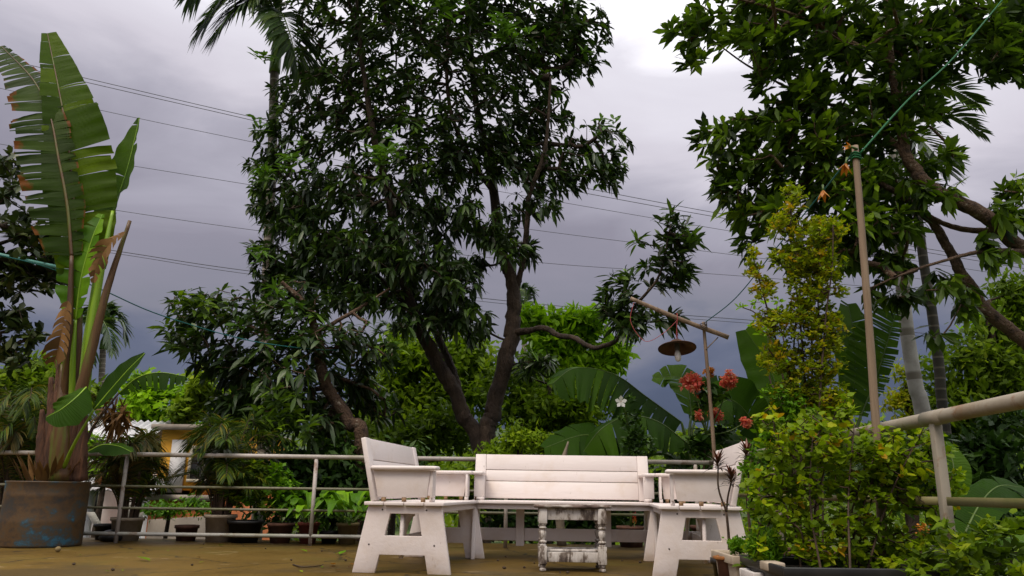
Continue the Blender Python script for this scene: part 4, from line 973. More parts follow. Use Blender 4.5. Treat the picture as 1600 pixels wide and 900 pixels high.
# ------------------------------------------------------------------ palms
def palm(label, px_path, crown_px, Y, fr, mat, trunkmat, shaft=None, ll=.5, lw=.04, n=46, group='slender palms', droop=.35):
    b = root_at(px_path[0][0], px_path[0][1], Y)
    P, r = P_([(x, y, Y, rr) for x, y, rr in px_path], [list(b) + [px_path[0][2] * 1.15]])
    t = thing('palm_tree', label, 'palm', b, group)
    MB().tube(P, r, 12).build('trunk', M[trunkmat], t, True)
    top = P[-1]
    if shaft: 
        MB().tube(smooth([top + [0, 0, -.02], top + [0, 0, shaft * .5], top + [0, 0, shaft]], 6), [r[-1] * 1.25, r[-1] * 1.2, r[-1] * .5], 12).build('crownshaft', M['crownshaft'], t, True)
        top = top + [0, 0, shaft]
    for f in fr:
        pts = [top] + [at(x, y, Y + dy) for x, y, dy in f]
        frond(t, pts, n, ll, lw, mat, droop, r=(r[-1] * .28, .004), vee=.3)
    return t
# areca palm left of the mango
palm('slim areca palm with pale ringed trunk in front of the mango crown at left', [(412, 700, .085), (414, 600, .085), (416, 480, .08), (420, 370, .08), (425, 250, .075), (429, 112, .072)], None, 11.2,
     [[(418, -20, -.1), (370, -12, -.5), (318, 40, -.7)], [(415, -10, -.3), (385, 5, -.6), (345, 45, -.8)], [(400, -40, .2), (345, -60, .1), (300, -10, .1)], [(440, 20, -.5), (455, 60, -.8), (466, 115, -.9)], [(450, -60, -.3), (500, -90, -.4), (560, -60, -.5)], [(440, -90, .3), (470, -180, .5), (540, -220, .6)], [(420, -90, .4), (380, -170, .6), (330, -200, .7)]],
     'palm', 'palm_trunk', .85, .85, .075, 60, droop=.5)
# pale-trunked palm on the right and its fan of leaves
palm('pale-trunked palm behind the right railing with fronds inside the tree', [(1448, 690, .085), (1430, 600, .08), (1415, 500, .075), (1408, 400, .08), (1402, 300, .075), (1398, 230, .07)], None, 8.6,
     [[(1430, 190, -.2), (1480, 180, -.3), (1530, 205, -.4)], [(1430, 160, .1), (1480, 140, .1), (1525, 160, .1)], [(1420, 210, -.5), (1450, 230, -.8), (1480, 270, -1)], [(1360, 180, 0), (1310, 180, 0), (1270, 220, 0)], [(1390, 150, .3), (1370, 90, .4), (1320, 60, .5)], [(1400, 150, .3), (1430, 90, .4), (1470, 70, .5)], [(1370, 220, -.4), (1340, 250, -.6), (1320, 300, -.7)]],
     'palm', 'palm_trunk_pale', None, .45, .05, 34, droop=.2)
palm('thin dark ringed palm trunk close beside the pale-trunked palm', [(1478, 680, .052), (1468, 580, .052), (1455, 480, .05), (1442, 400, .048), (1425, 250, .045), (1412, 60, .04)], None, 7.9,
     [[(1440, -20, 0), (1500, -40, 0), (1560, 10, 0)], [(1380, -30, 0), (1320, -50, 0), (1270, 0, 0)], [(1410, -60, .4), (1400, -120, .6), (1380, -160, .8)]], 'palm', 'palm_trunk_dark', None, .4, .03, 34)
# distant palms
palm('small distant palm with a yellowish crown right of the drum plant', [(158, 640, .10), (159, 590, .10), (161, 545, .10)], None, 26,
     [[(150, 505, 0), (130, 500, 0), (112, 530, 0)], [(165, 495, 0), (150, 480, 0), (128, 490, 0)], [(172, 500, 0), (190, 505, 0), (196, 530, 0)], [(168, 495, .3), (180, 490, .4), (188, 500, .5)], [(150, 520, -.3), (140, 540, -.4), (136, 570, -.4)], [(160, 500, -.4), (170, 520, -.6), (175, 548, -.7)], [(155, 500, .4), (140, 490, .6), (118, 505, .8)], [(162, 490, .2), (166, 478, .3), (176, 482, .4)]], 'palm', 'palm_trunk', .5, .7, .10, 26, 'distant palms')
palm('distant palm tip poking up behind the lime-green trees', [(818, 620, .10), (819, 560, .10), (820, 500, .10)], None, 30,
     [[(812, 470, 0), (806, 455, 0), (800, 462, 0)], [(824, 468, 0), (830, 455, 0), (834, 470, 0)], [(820, 465, 0), (822, 450, 0), (828, 452, 0)], [(816, 466, .4), (814, 450, .5), (818, 448, .5)]], 'palm', 'palm_trunk', None, .6, .10, 22, 'distant palms')
palm('distant palm top behind the gap between the two mango trees', [(612, 640, .10), (612, 580, .10), (612, 540, .10)], None, 28,
     [[(604, 525, 0), (592, 520, 0), (580, 535, 0)], [(618, 522, 0), (632, 520, 0), (640, 540, 0)], [(612, 518, 0), (618, 508, 0), (626, 512, 0)], [(608, 516, 0), (602, 508, 0), (594, 512, 0)]], 'palm', 'palm_trunk', None, .7, .10, 22, 'distant palms')

# ------------------------------------------------------------------ background trees and shrubs
def bgtree(name, label, ells, Y, mat, leaf, n, bark='bark', group='trees and shrubs beyond the railing', cat='tree', kind='round', dim=None, stems=1):
    ells = [e + (Y, max(e[2:4]) * Y / FPX * .8) for e in ells]
    cx = np.mean([e[0] for e in ells]); lo = max(e[1] for e in ells)
    b = root_at(cx, lo, Y); top = at(cx, min(e[1] for e in ells), Y)
    t = thing(name, label, cat, b, group)
    C = ell_points(ells, 1.6, Y)
    r0 = max(.03, .028 * (top[2] - b[2]))
    tr = smooth([b, b * .6 + top * .4 + rng.normal(0, .1, 3), top], 6)
    MB().tube(tr, [r0, r0 * .3], 8, jit=.08).build('trunk', M[bark], t, True)
    tw = MB()
    for p, r in skeleton([(tr, None)], C, .6): tw.tube(p, r * 1.3, 4, cap=False)
    tw.build('twigs', M[bark], t, True, kind='stuff')
    # leaves gathered round the twig ends
    k = max(1, n // len(C)); P = np.repeat(C, k, 0); s = np.array([max(e[2:4]) for e in ells]).mean() * Y / FPX * .28
    P = P + rng.normal(0, 1, P.shape) * s * np.array([1, 1, .7]); 
    D = rdir(len(P)); D[:, 2] -= .25; Nn = rdir(len(P)) * .6 + [0, -.2, .8]
    vc = np.clip(np.repeat(rng.random(len(C)), k) * .6 + rng.random(len(P)) * .4, 0, 1)
    P = P[rng.random(len(P)) < .8]; D = D[:len(P)]; Nn = Nn[:len(P)]; vc = vc[:len(P)]
    mb = MB(); diamonds(mb, P, D, Nn, rng.uniform(.7, 1.4, len(P)) * leaf, rng.uniform(.7, 1.2, len(P)) * leaf * .5, vc)
    mb.build('foliage', M[mat], t, False, kind='stuff')
    return t
bgtree('lime_tree', 'bright lime-green leafy tree right of the mango trunk', [(865, 540, 55, 40), (910, 520, 40, 30), (850, 590, 50, 40), (940, 560, 34, 26), (900, 585, 45, 40), (830, 500, 22, 30), (880, 505, 34, 24), (920, 500, 26, 20), (960, 550, 20, 16)], 13.5, 'lime', .19, 11000)
bgtree('scrub_tree', 'yellow-green scrubby tree between the two mango trunks', [(640, 590, 60, 50), (600, 640, 60, 50), (700, 600, 60, 50), (740, 560, 40, 46), (660, 680, 70, 40), (640, 550, 50, 30)], 16, 'olive', .18, 14000)
bgtree('scrub_tree', 'olive scrub tree right behind the mango trunk', [(830, 640, 60, 50), (880, 660, 60, 46), (800, 600, 45, 40), (860, 700, 60, 30), (920, 620, 40, 40)], 12.5, 'olive', .13, 7000)
bgtree('scrub_tree', 'deep green tree filling the gap left of the forked trunk', [(690, 680, 55, 36), (640, 680, 45, 36), (600, 710, 60, 36), (560, 690, 60, 40)], 13, 'forest', .14, 6000)
bgtree('shrub', 'low yellow-green shrub behind the left end of the long bench', [(730, 735, 30, 36), (735, 780, 26, 36), (715, 760, 20, 26)], 8.7, 'olive', .06, 4200, cat='shrub')
bgtree('shrub', 'feathery yellow shrub above the middle of the long bench', [(805, 690, 34, 22), (840, 700, 26, 16), (790, 720, 40, 24)], 9.0, 'olive', .07, 2600, cat='shrub')
bgtree('hedge_tree', 'dense green tree at the right edge behind the railing', [(1560, 560, 60, 60), (1500, 600, 50, 60), (1580, 470, 40, 40), (1540, 660, 70, 50), (1600, 620, 50, 70), (1480, 680, 40, 40)], 10.5, 'forest', .13, 10000)
bgtree('hedge_tree', 'yellow-green tree top at the far right edge', [(1585, 470, 40, 34), (1560, 510, 40, 30), (1600, 540, 40, 40)], 13.5, 'lime', .14, 3500)
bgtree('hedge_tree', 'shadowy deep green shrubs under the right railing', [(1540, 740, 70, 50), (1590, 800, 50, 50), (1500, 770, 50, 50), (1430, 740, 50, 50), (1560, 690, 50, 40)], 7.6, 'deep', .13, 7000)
bgtree('hedge_tree', 'small golden bush left of the pale palm trunk', [(1420, 600, 22, 34), (1430, 650, 30, 34), (1405, 640, 14, 22)], 11, 'shrub', .09, 1500, cat='shrub')
bgtree('far_tree', 'round bright tree top left of the drum plant', [(60, 590, 60, 30), (20, 620, 60, 30), (90, 570, 24, 18), (110, 620, 40, 30)], 22, 'forest', .28, 4500)
bgtree('far_tree', 'bright green tree between the drum plant and the orange house', [(250, 630, 50, 34), (215, 650, 40, 30), (290, 620, 30, 24), (260, 680, 40, 26), (230, 600, 26, 18)], 21, 'lime', .26, 4500)
bgtree('far_tree', 'dark far tree above the orange house', [(330, 610, 40, 30), (370, 640, 40, 30), (300, 650, 30, 24)], 19, 'forest', .24, 3500)
bgtree('far_tree', 'green tree top hidden between palms at the left border', [(10, 670, 50, 40), (60, 690, 50, 30)], 13, 'deep', .16, 3000)
bgtree('shrub', 'green shrubs in the yard below the left railing', [(150, 700, 30, 24), (200, 720, 34, 24), (165, 730, 24, 20)], 12, 'lime', .12, 2200, cat='shrub')
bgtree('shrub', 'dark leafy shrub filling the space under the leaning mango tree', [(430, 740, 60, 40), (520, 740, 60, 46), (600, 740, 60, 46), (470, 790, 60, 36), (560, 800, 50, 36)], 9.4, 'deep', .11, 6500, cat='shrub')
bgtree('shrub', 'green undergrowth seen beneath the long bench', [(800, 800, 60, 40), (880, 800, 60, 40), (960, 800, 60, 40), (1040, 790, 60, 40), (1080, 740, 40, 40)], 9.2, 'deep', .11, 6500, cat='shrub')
bgtree('shrub', 'low green weeds growing on the yard wall', [(260, 792, 34, 12), (300, 796, 24, 12), (240, 800, 16, 10)], 11.3, 'pot_leaf', .07, 1200, cat='shrub')
bgtree('scrub_tree', 'low scrub tree behind the banana plants on the right', [(1180, 700, 60, 34), (1260, 690, 60, 34), (1340, 700, 60, 34), (1100, 705, 50, 30)], 14, 'forest', .16, 6000)
bgtree('scrub_tree', 'bushy green scrub far behind the pale palm trunk', [(1400, 700, 60, 40), (1480, 690, 60, 40), (1330, 730, 60, 34)], 17, 'deep', .2, 5000)
# far wood as one mass
C = []
for k in range(420):
    x = rng.uniform(-70, 70); y = rng.uniform(34, 80); C.append((x, y, GZ + np.clip((y - 26) * .05, 0, 4) + rng.uniform(.2, 4.0)))
C = np.array(C); P = np.repeat(C, 170, 0) + rng.normal(0, 1, (len(C) * 170, 3)) * [1.3, 1.1, .85]
mb = MB(); D = rdir(len(P)); vc = np.clip(np.repeat(rng.random(len(C)), 170) * .6 + rng.random(len(P)) * .4, 0, 1)
diamonds(mb, P, D, rdir(len(P)) * .6 + [0, -.2, .8], rng.uniform(.35, .7, len(P)), rng.uniform(.2, .35, len(P)), vc)
o = mb.build('far_woodland', M['forest'], None, kind='stuff'); o['label'] = 'distant woodland closing the view behind the trees'; o['category'] = 'woodland'
# grass over the yard edge
n = 26000; gx = rng.uniform(-11, 9, n); gy = rng.uniform(8.6, 15, n); P = np.stack([gx, gy, np.full(n, GZ)], 1); D = rdir(n) * .5 + [0, 0, 1]
mb = MB(); diamonds(mb, P, D, rdir(n) + [0, -1, 0], rng.uniform(.15, .55, n), .03); o = mb.build('grass', M['grass'], None, kind='stuff'); o['label'] = 'rough grass in the yard below the terrace'; o['category'] = 'grass'
# ------------------------------------------------------------------ traveller palm in the rusty drum
DY = 7.2
dl, dr = at(11, 800, DY), at(128, 800, DY); dc = np.array([(dl[0] + dr[0]) / 2, DY, 0]); dR = (dr[0] - dl[0]) / 2
dh = at(80, 752, DY - dR * .6)[2]
t = thing('potted_traveller_palm', 'tall traveller palm with torn upright leaves growing in a rusty blue drum', 'potted plant', dc)
m = MB(); m.lathe([(dR * .99, 0), (dR * 1.0, .02), (dR, .2), (dR * 1.006, .215), (dR, .23), (dR, .42), (dR * 1.006, .435), (dR, .45), (dR, dh - .02), (dR * 1.015, dh - .01), (dR * 1.015, dh), (dR * .96, dh), (dR * .95, dh - .06)], 48, dc).build('drum', M['drum'], t, True)
MB().lathe([(dR * .945, dh - .055), (dR * .5, dh - .03), (.001, dh - .02)], 32, dc, cap=False).build('soil', M['soil'], t, True)
def W(*p, Y=DY): return [at(x, y, Y + (r[0] if r else 0)) for x, y, *r in p]
# fibrous fan of old leaf bases
for k, (x0, x1, y1, r) in enumerate(((72, 66, 640, .07), (84, 80, 590, .08), (98, 98, 570, .085), (112, 116, 580, .08), (124, 134, 630, .065), (90, 88, 600, .075), (106, 110, 600, .075), (98, 104, 540, .06), (92, 92, 560, .06))):
    MB().tube(smooth(W((x0, 752, -.02 * (k % 3)), ((x0 + x1) / 2 - 2 + 4 * (k % 2), (752 + y1) / 2, -.03 * (k % 3)), (x1, y1, 0)), 8), [r * 1.05, r * .85, r * .26], 10, jit=.1).build('leaf_base', M['fibre' if k not in (2, 5) else 'petiole'], t, True)
mb = MB(); n = 60; a = rng.uniform(0, 6.28, n)
Pf = np.stack([dc[0] + np.cos(a) * rng.uniform(.05, .26, n), dc[1] + np.sin(a) * rng.uniform(.05, .2, n), np.full(n, dh - .02)], 1)
leaves(mb, Pf, np.stack([np.cos(a) * .5, np.sin(a) * .5, np.ones(n)], 1), np.stack([np.cos(a), np.sin(a), a * 0], 1), rng.uniform(.15, .45, n), .05, 'strap', .15, .1); mb.build('dry_fibres', M['dead'], t, True, kind='stuff')
cam_n = np.array([.15, -1, .05])
# middle upright leaf
big_leaf(t, W((121, 430, -.05), (116, 330, -.05), (106, 220, -.02), (92, 140, .05), (74, 52, .2)), [.26, .38, .40, .36, .29, .20, .09], (.35, -.95, .1), 'blade',
         (W((108, 640), (122, 520, -.03), (121, 430, -.05)), [.05, .04, .02], 'petiole'), .018, 'petiole', fold=.18, seg=(1, 26), gap=.035, left=.62, right=1.12, slant=.2, droop=.12, n=110, jit=.05, wav=.03)
# left leaf with browned comb-like edge
big_leaf(t, W((112, 400, -.15), (105, 320, -.15), (92, 250, -.12), (78, 180, -.05), (52, 125, .05), (2, 72, .2)), [.20, .31, .33, .32, .28, .20, .08], (.3, -.9, .25), 'blade_dry',
         (W((100, 640), (108, 520, -.12), (112, 400, -.15)), [.05, .036, .018], 'petiole'), .017, 'petiole', fold=.05, seg=(1, 7), gap=.2, left=1.1, right=.5, slant=.2, droop=.14, n=120, jit=.10, wav=.03)
# narrow upright leaf behind, right
big_leaf(t, W((155, 420, .25), (178, 330, .28), (200, 260, .3), (218, 184, .35)), [.10, .30, .30, .20, .03], (-.5, -.8, .3), 'banana_pale', (W((118, 640, .1), (135, 520, .2), (150, 420, .25)), [.03, .022, .014], 'petiole_green'), .013, fold=.35, seg=(6, 16), gap=.05, n=40, left=1.0, right=.7)
# young bright leaf
big_leaf(t, W((118, 500, -.1), (128, 430, -.12), (145, 370, -.1), (160, 335, -.05)), [.10, .24, .24, .17, .05], (-.2, -1, .1), 'pot_leaf', (W((112, 640, -.05), (114, 560, -.1), (118, 500, -.1)), [.032, .026, .014], 'petiole_green'), .012, fold=.15, seg=(4, 9), gap=.2, left=1.0, right=.55, droop=.12)
MB().tube(smooth(W((130, 640, -.08), (142, 520, -.1), (162, 400, -.08), (176, 330, -.02)), 8), [.05, .042, .03, .014], 8).build('petiole', M['petiole_green'], t, True)
# spent petiole with its dead leaf
MB().tube(smooth(W((118, 640, -.15), (140, 560, -.17), (168, 450, -.18), (203, 345, -.15)), 8), [.055, .045, .032, .016], 8, jit=.06).build('petiole', M['petiole'], t, True)
for q, hw in ((W((196, 362, -.2), (172, 380, -.25), (152, 412, -.25), (146, 442, -.25)), [.03, .11, .12, .06, .02]), (W((106, 470, -.2), (100, 500, -.22), (92, 540, -.22), (84, 566, -.2)), [.05, .08, .1, .12, .06])):
    mb = MB(); blade(mb, q, hw, (.2, -.6, .8), (2, 4), .5, .6, .2, .3, n=20, jit=.3); mb.build('dead_leaf', M['dead'], t, True)
# lower leaves
big_leaf(t, W((147, 640, -.3), (172, 610, -.32), (200, 578, -.33), (226, 552, -.3)), [.05, .22, .24, .17, .03], (-.3, -.9, .6), 'banana', (W((100, 730, -.1), (118, 690, -.25), (147, 640, -.3)), [.02, .014, .01], 'petiole_green'), .008, tear=0, fold=.12, n=24, left=.62, right=.42)
big_leaf(t, W((135, 605, -.35), (118, 622, -.45), (95, 640, -.5), (72, 652, -.5)), [.05, .16, .18, .12, .02], (.2, -.6, .8), 'banana', None, .008, tear=0, fold=-.2, n=24)
big_leaf(t, W((185, 615, .1), (215, 590, .1), (250, 582, .1), (290, 588, .1)), [.03, .10, .13, .12, .05], (.1, -.5, .9), 'banana', (W((130, 700, 0), (150, 660, .05), (185, 615, .1)), [.018, .014, .009], 'stem_brown'), .008, seg=(2, 4), fold=-.5, droop=.5, n=24)
big_leaf(t, W((138, 705, -.1), (160, 695, -.12), (185, 697, -.15), (205, 706, -.2)), [.03, .10, .12, .09, .02], (0, -.5, 1), 'banana', None, .006, tear=0, fold=-.2, n=20)
mb = MB(); P = ell_points([(178, 650, 26, 22, DY + .2, .15)], 16, DY); whorls(mb, P, rdir(len(P)), (5, 8), (.10, .22), (.02, .03), 'strap', (.5, 1.5), (.2, .6), .4); mb.build('dead_tuft', M['dead'], t, True, kind='stuff')

# ------------------------------------------------------------------ potted areca palms
def areca(label, px, Y, h, spread, potmat, pr, ph, n, mat, dry=.25, base_z=0.0, grey=0, seed=1, pw=(.24,)):
    global rng
    c = np.array([at(px, 780, Y)[0], Y, base_z])
    t = thing('potted_palm', label, 'potted plant', c, 'potted palms along the railing')
    pot(t, c, pr, pr * .8, ph, potmat)
    r_ = np.random.default_rng(seed)
    for k in range(n):
        a = k * 2.4 + r_.uniform(-.3, .3); e = r_.uniform(.25, 1.0) * spread; hh_ = h * r_.uniform(.4, 1.0)
        b0 = c + [math.cos(a) * pr * .45, math.sin(a) * pr * .45, ph - .06]; dx = np.array([math.cos(a), math.sin(a), 0])
        p1 = b0 + dx * e * .18 + [0, 0, hh_ * .55]; p2 = b0 + dx * e * .55 + [0, 0, hh_ * .92]; p3 = b0 + dx * e * 1.0 + [0, 0, hh_ * r_.uniform(.7, .95)]
        g_ = k < grey
        frond(t, [b0, p1, p2, p3], 40, r_.uniform(.22, .34), .016, 'grey_frond' if g_ else ('areca_dry' if r_.random() < dry else mat), .45, r=(.008, .003), start=.25, rmat='stem_brown')
    # bare stems and old sheaths at the foot
    for k in range(9):
        a = r_.uniform(0, 6.28); b0 = c + [math.cos(a) * pr * .5, math.sin(a) * pr * .5, ph - .05]
        MB().tube(smooth([b0, b0 + [math.cos(a) * .04, math.sin(a) * .04, h * .28], b0 + [math.cos(a) * .1, math.sin(a) * .1, h * .5]], 5), [.015, .011, .006], 6).build('stem', M['stem_brown'], t, True)
    return t
areca('bushy potted palm with yellowing fronds in a grey pot right of the drum', 204, 8.0, .98, .40, 'pot_grey', .15, .22, 34, 'areca', .5, seed=3)
areca('dark potted palm with one silvery frond in a tall grey pot', 348, 8.0, 1.08, .5, 'pot_grey', .15, .26, 38, 'areca', .12, grey=3, seed=5)
areca('feathery palm at the left border beside the drum', 18, 7.9, 1.45, .8, 'pot_brown', .16, .25, 36, 'areca', .25, seed=8)

# ------------------------------------------------------------------ broad-leaved pot plants along the railing
def pot_plant(label, px, Y, potmat, pr, ph, nl, Ln, Wd, mat='pot_leaf', kind='ovate', up=.9, seed=1, group='small potted plants in a row under the railing', square=False, parts=True):
    c = np.array([at(px, 800, Y)[0], Y, 0.0]); r_ = np.random.default_rng(seed)
    t = thing('potted_plant', label, 'potted plant', c, group)
    pot(t, c, pr, pr * .75, ph, potmat)
    for k in range(nl):
        a = k * 2.4 + r_.uniform(-.3, .3); e = r_.uniform(.35, 1.1); b0 = c + [math.cos(a) * pr * .3, math.sin(a) * pr * .3, ph - .04]
        d_ = np.array([math.cos(a) * e, math.sin(a) * e, up]); ln = r_.uniform(*Ln)
        st = b0 + nrm(d_) * ln * r_.uniform(.3, .7)
        mid = [st, st + nrm(d_) * ln * .4, st + nrm(d_ + [0, 0, -.4]) * ln * .75, st + nrm(d_ + [0, 0, -.9]) * ln]
        mb = MB(); blade(mb, mid, [.01, Wd * .7, Wd, Wd * .7, .004], nrm(np.array([-math.cos(a), -math.sin(a), 1.2])), tear=0, n=12, fold=.25, droop=.1)
        lf = mb.build('leaf', M[mat], t, True); MB().tube(smooth([b0, (b0 + st) / 2 + [0, 0, .02], st], 4), .004, 5).build('stalk', M['stem_green'], lf, True)
    return t
pot_plant('leafy plant in a red clay pot under the railing', 484, 7.95, 'pot_red', .10, .20, 20, (.22, .38), .045, seed=2)
pot_plant('large-leaved rosette plant in a yellowish clay pot nearest the left seat', 545, 7.95, 'pot_yellow', .105, .20, 22, (.26, .42), .055, seed=4)
pot_plant('small dark plant in a low black pot between red and yellowish pots', 517, 8.0, 'pot_black', .09, .12, 9, (.12, .2), .035, 'banana_pale', seed=9)
def leafy_pot(label, px, Y, potmat, pr, ph, ells, leaf, mat, group='small potted plants in a row under the railing', boxy=None, kind='ovate', n=(6, 9)):
    c = np.array([at(px, 800, Y)[0], Y, 0.0]); t = thing('potted_plant', label, 'potted plant', c, group)
    pot(t, c, pr, pr * .72, ph, potmat)
    C = ell_points([e + (Y, .14) for e in ells], 14, Y)
    tw = MB(); b0 = c + [0, 0, ph - .03]
    for p, r in skeleton([(np.array([b0, b0 + [0, 0, .03]]), None)], C, .12): tw.tube(p, np.minimum(r * .5, .006), 4, cap=False)
    tw.build('stems', M['stem_green'], t, True, kind='stuff')
    mb = MB(); whorls(mb, C, rdir(len(C)) * .5 + [0, 0, 1], n, (leaf * .7, leaf * 1.2), (leaf * .4, leaf * .6), kind, (.6, 1.5), (.0, .3), .2); mb.build('foliage', M[mat], t, True, kind='stuff')
    return t
leafy_pot('dense green plant in a wide black pot beside the dark palm', 386, 7.95, 'pot_black', .17, .21, [(380, 770, 36, 30), (410, 790, 20, 18), (395, 740, 28, 24)], .07, 'forest')
leafy_pot('bright leafy plant in a brown clay pot', 441, 7.95, 'pot_brown', .125, .19, [(445, 770, 28, 30), (435, 745, 22, 20), (455, 790, 16, 14)], .08, 'pot_leaf')
# low stand-ins behind the rail: dark flower pots and stones on the ledge
for px, lb in ((170, 'empty dark pot on the ledge right of the drum'), (295, 'squat brown pot between the two potted palms')):
    c = np.array([at(px, 800, 8.1)[0], 8.1, 0.]); t = thing('flower_pot', lb, 'pot', c, 'empty pots on the ledge'); pot(t, c, .11, .09, .15, 'pot_black' if px == 170 else 'pot_brown')
c = np.array([at(176, 835, 7.9)[0], 7.88, 0.]); m = MB(); m.lathe([(.09, 0), (.115, .03), (.10, .075), (.06, .10), (.002, .11)], 10, c); o = m.build('stone', M['pot_black'], None, True, origin=c); tag(o, 'rounded dark stone on the ledge beside the drum', 'stone')

# ------------------------------------------------------------------ banana plants
def banana(label, base_px, Y, lv, group='banana plants beyond the railing', stem=True, r=.09, top=None):
    b = root_at(base_px[0], base_px[1], Y); t = thing('banana_plant', label, 'banana plant', b, group)
    tp = at(base_px[0], base_px[1], Y) if top is None else at(*top)
    MB().tube(smooth([b, (b + tp) / 2 + [.05, 0, 0], tp], 8), [r * 1.2, r, r * .6], 12).build('stem', M['stem_green'], t, True)
    for pts, hw, up, mat, kw in lv:
        mid = [at(x, y, Y + d_) for x, y, d_ in pts]
        pet = [tp + [0, 0, -.1], (tp + mid[0]) / 2 + [0, 0, .06], mid[0]]
        big_leaf(t, mid, hw, up, mat, (pet, [r * .35, .02, .014], 'stem_green'), .009, 'stem_green', **kw)
    return t
banana('banana plant with a long leaf arching left above the bench', (1075, 720), 9.2,
   [([(1065, 660, 0), (1010, 620, -.1), (960, 585, -.2), (900, 575, -.3), (862, 600, -.35)], [.15, .42, .52, .50, .40, .12], (.15, -.55, .85), 'banana', dict(seg=(3, 9), gap=.12, fold=-.3, droop=.35, n=60)),
    ([(1070, 690, -.3), (1030, 660, -.5), (985, 650, -.7), (940, 670, -.8), (905, 715, -.8)], [.12, .34, .40, .34, .1], (.15, -.5, .85), 'banana', dict(seg=(3, 12), gap=.1, fold=-.35, droop=.4, n=50)),
    ([(1000, 715, -.4), (950, 690, -.6), (910, 680, -.7), (850, 700, -.8)], [.1, .26, .30, .25, .08], (0, -.8, .6), 'banana', dict(seg=(5, 12), gap=.08, fold=-.1, droop=.3, n=36)),
    ([(1085, 660, .1), (1110, 620, .2), (1140, 610, .2), (1165, 640, .2)], [.1, .24, .30, .26, .08], (-.3, -.8, .6), 'banana', dict(seg=(4, 12), gap=.1, fold=.1, droop=.2, n=36)),
    ([(1080, 650, .1), (1075, 610, .2), (1060, 590, .3), (1020, 590, .4)], [.1, .24, .28, .2, .06], (.2, -.8, .5), 'banana_pale', dict(seg=(4, 10), gap=.1, n=36))])
banana('banana plant with broad dark leaves right of the lamp pole', (1190, 740), 8.6,
   [([(1185, 690, -.1), (1170, 650, -.2), (1140, 625, -.3), (1105, 650, -.4)], [.1, .30, .36, .30, .08], (.1, -.85, .5), 'banana', dict(seg=(6, 16), gap=.06, n=36, droop=.2)),
    ([(1200, 690, 0), (1215, 640, 0), (1205, 580, .1), (1165, 515, .2)], [.10, .26, .30, .26, .12], (-.55, -.75, .3), 'banana_pale', dict(tear=0, n=36, fold=.25, droop=.1, left=.9, right=.9)),
    ([(1195, 700, -.3), (1160, 690, -.5), (1130, 690, -.7), (1100, 715, -.8)], [.08, .2, .24, .2, .06], (0, -.7, .7), 'banana', dict(seg=(5, 12), gap=.08, n=30, droop=.3))])
banana('traveller palm with upright slit leaves behind the prop pole', (1330, 730), 7.4,
   [([(1345, 650, 0), (1365, 600, 0), (1385, 540, 0), (1402, 478, .05)], [.16, .30, .33, .28, .10], (-.15, -.95, .2), 'banana_pale', dict(seg=(1, 4), gap=.28, fold=.1, droop=.05, n=50, left=1.15, right=.35, slant=.2)),
    ([(1325, 650, .1), (1335, 590, .15), (1335, 530, .2), (1325, 475, .3)], [.14, .28, .32, .28, .12], (.2, -.95, .15), 'banana_pale', dict(seg=(4, 14), gap=.06, fold=.15, droop=.05, n=40, left=.8, right=.8)),
    ([(1310, 680, -.1), (1280, 640, -.1), (1240, 620, -.1), (1210, 640, -.1)], [.1, .24, .28, .22, .06], (.1, -.8, .5), 'banana', dict(seg=(4, 10), gap=.1, n=36))])
banana('young banana plant with one upright leaf just outside the right railing', (1485, 850), 4.6,
   [([(1478, 800, 0), (1482, 760, 0), (1490, 730, 0), (1478, 690, .05)], [.05, .09, .10, .08, .02], (.1, -.95, .2), 'banana_pale', dict(tear=0, n=26, fold=.15)),
    ([(1500, 880, -.2), (1530, 850, -.3), (1570, 840, -.4), (1610, 850, -.5)], [.06, .14, .17, .14, .04], (0, -.5, .9), 'banana_pale', dict(seg=(5, 12), gap=.06, n=30, droop=.2)),
    ([(1500, 850, .3), (1530, 790, .4), (1560, 760, .5), (1600, 762, .6)], [.05, .12, .14, .12, .03], (0, -.6, .8), 'banana', dict(seg=(5, 12), gap=.06, n=30, droop=.3))], r=.05)
banana('small banana plant with a bright arching leaf behind the black pot', (400, 800), 9.6,
   [([(392, 790, -.2), (388, 770, -.3), (395, 752, -.4), (425, 770, -.5)], [.05, .14, .16, .14, .04], (.3, -.8, .5), 'pot_leaf', dict(seg=(3, 8), gap=.1, n=30)),
    ([(405, 780, 0), (420, 750, 0), (450, 740, 0), (470, 765, 0)], [.05, .12, .14, .12, .04], (0, -.8, .5), 'pot_leaf', dict(seg=(3, 8), gap=.1, n=30))], r=.05)

# ------------------------------------------------------------------ flowering shrubs behind the bench
FY = 7.95
b = np.array([at(1102, 790, FY)[0], FY, 0.]); t = thing('flowering_shrub', 'pink-bracted flowering shrub climbing round the lamp pole behind the right seat', 'shrub', b)
pot(t, b, .15, .12, .22, 'pot_brown')
HD = [(1080, 597, 20, 15), (1138, 593, 13, 17), (1119, 648, 12, 12), (1166, 659, 10, 9), (1108, 580, 9, 8), (1092, 613, 7, 9), (1092, 650, 6, 8)]
hs = [at(x, y, FY - .25 + .1 * (k % 3)) for k, (x, y, *_) in enumerate(HD)]
base_ = [b + [0, 0, .2], at(1100, 740, FY - .1), at(1103, 680, FY - .15)]
MB().tube(smooth(base_, 6), [.016, .012, .01], 7).build('stem', M['stem_brown'], t, True)
for h_ in hs: MB().tube(smooth([base_[2], (base_[2] + h_) / 2 + [.02, 0, -.03], h_], 6), [.009, .005], 6).build('branch', M['stem_green'], t, True)
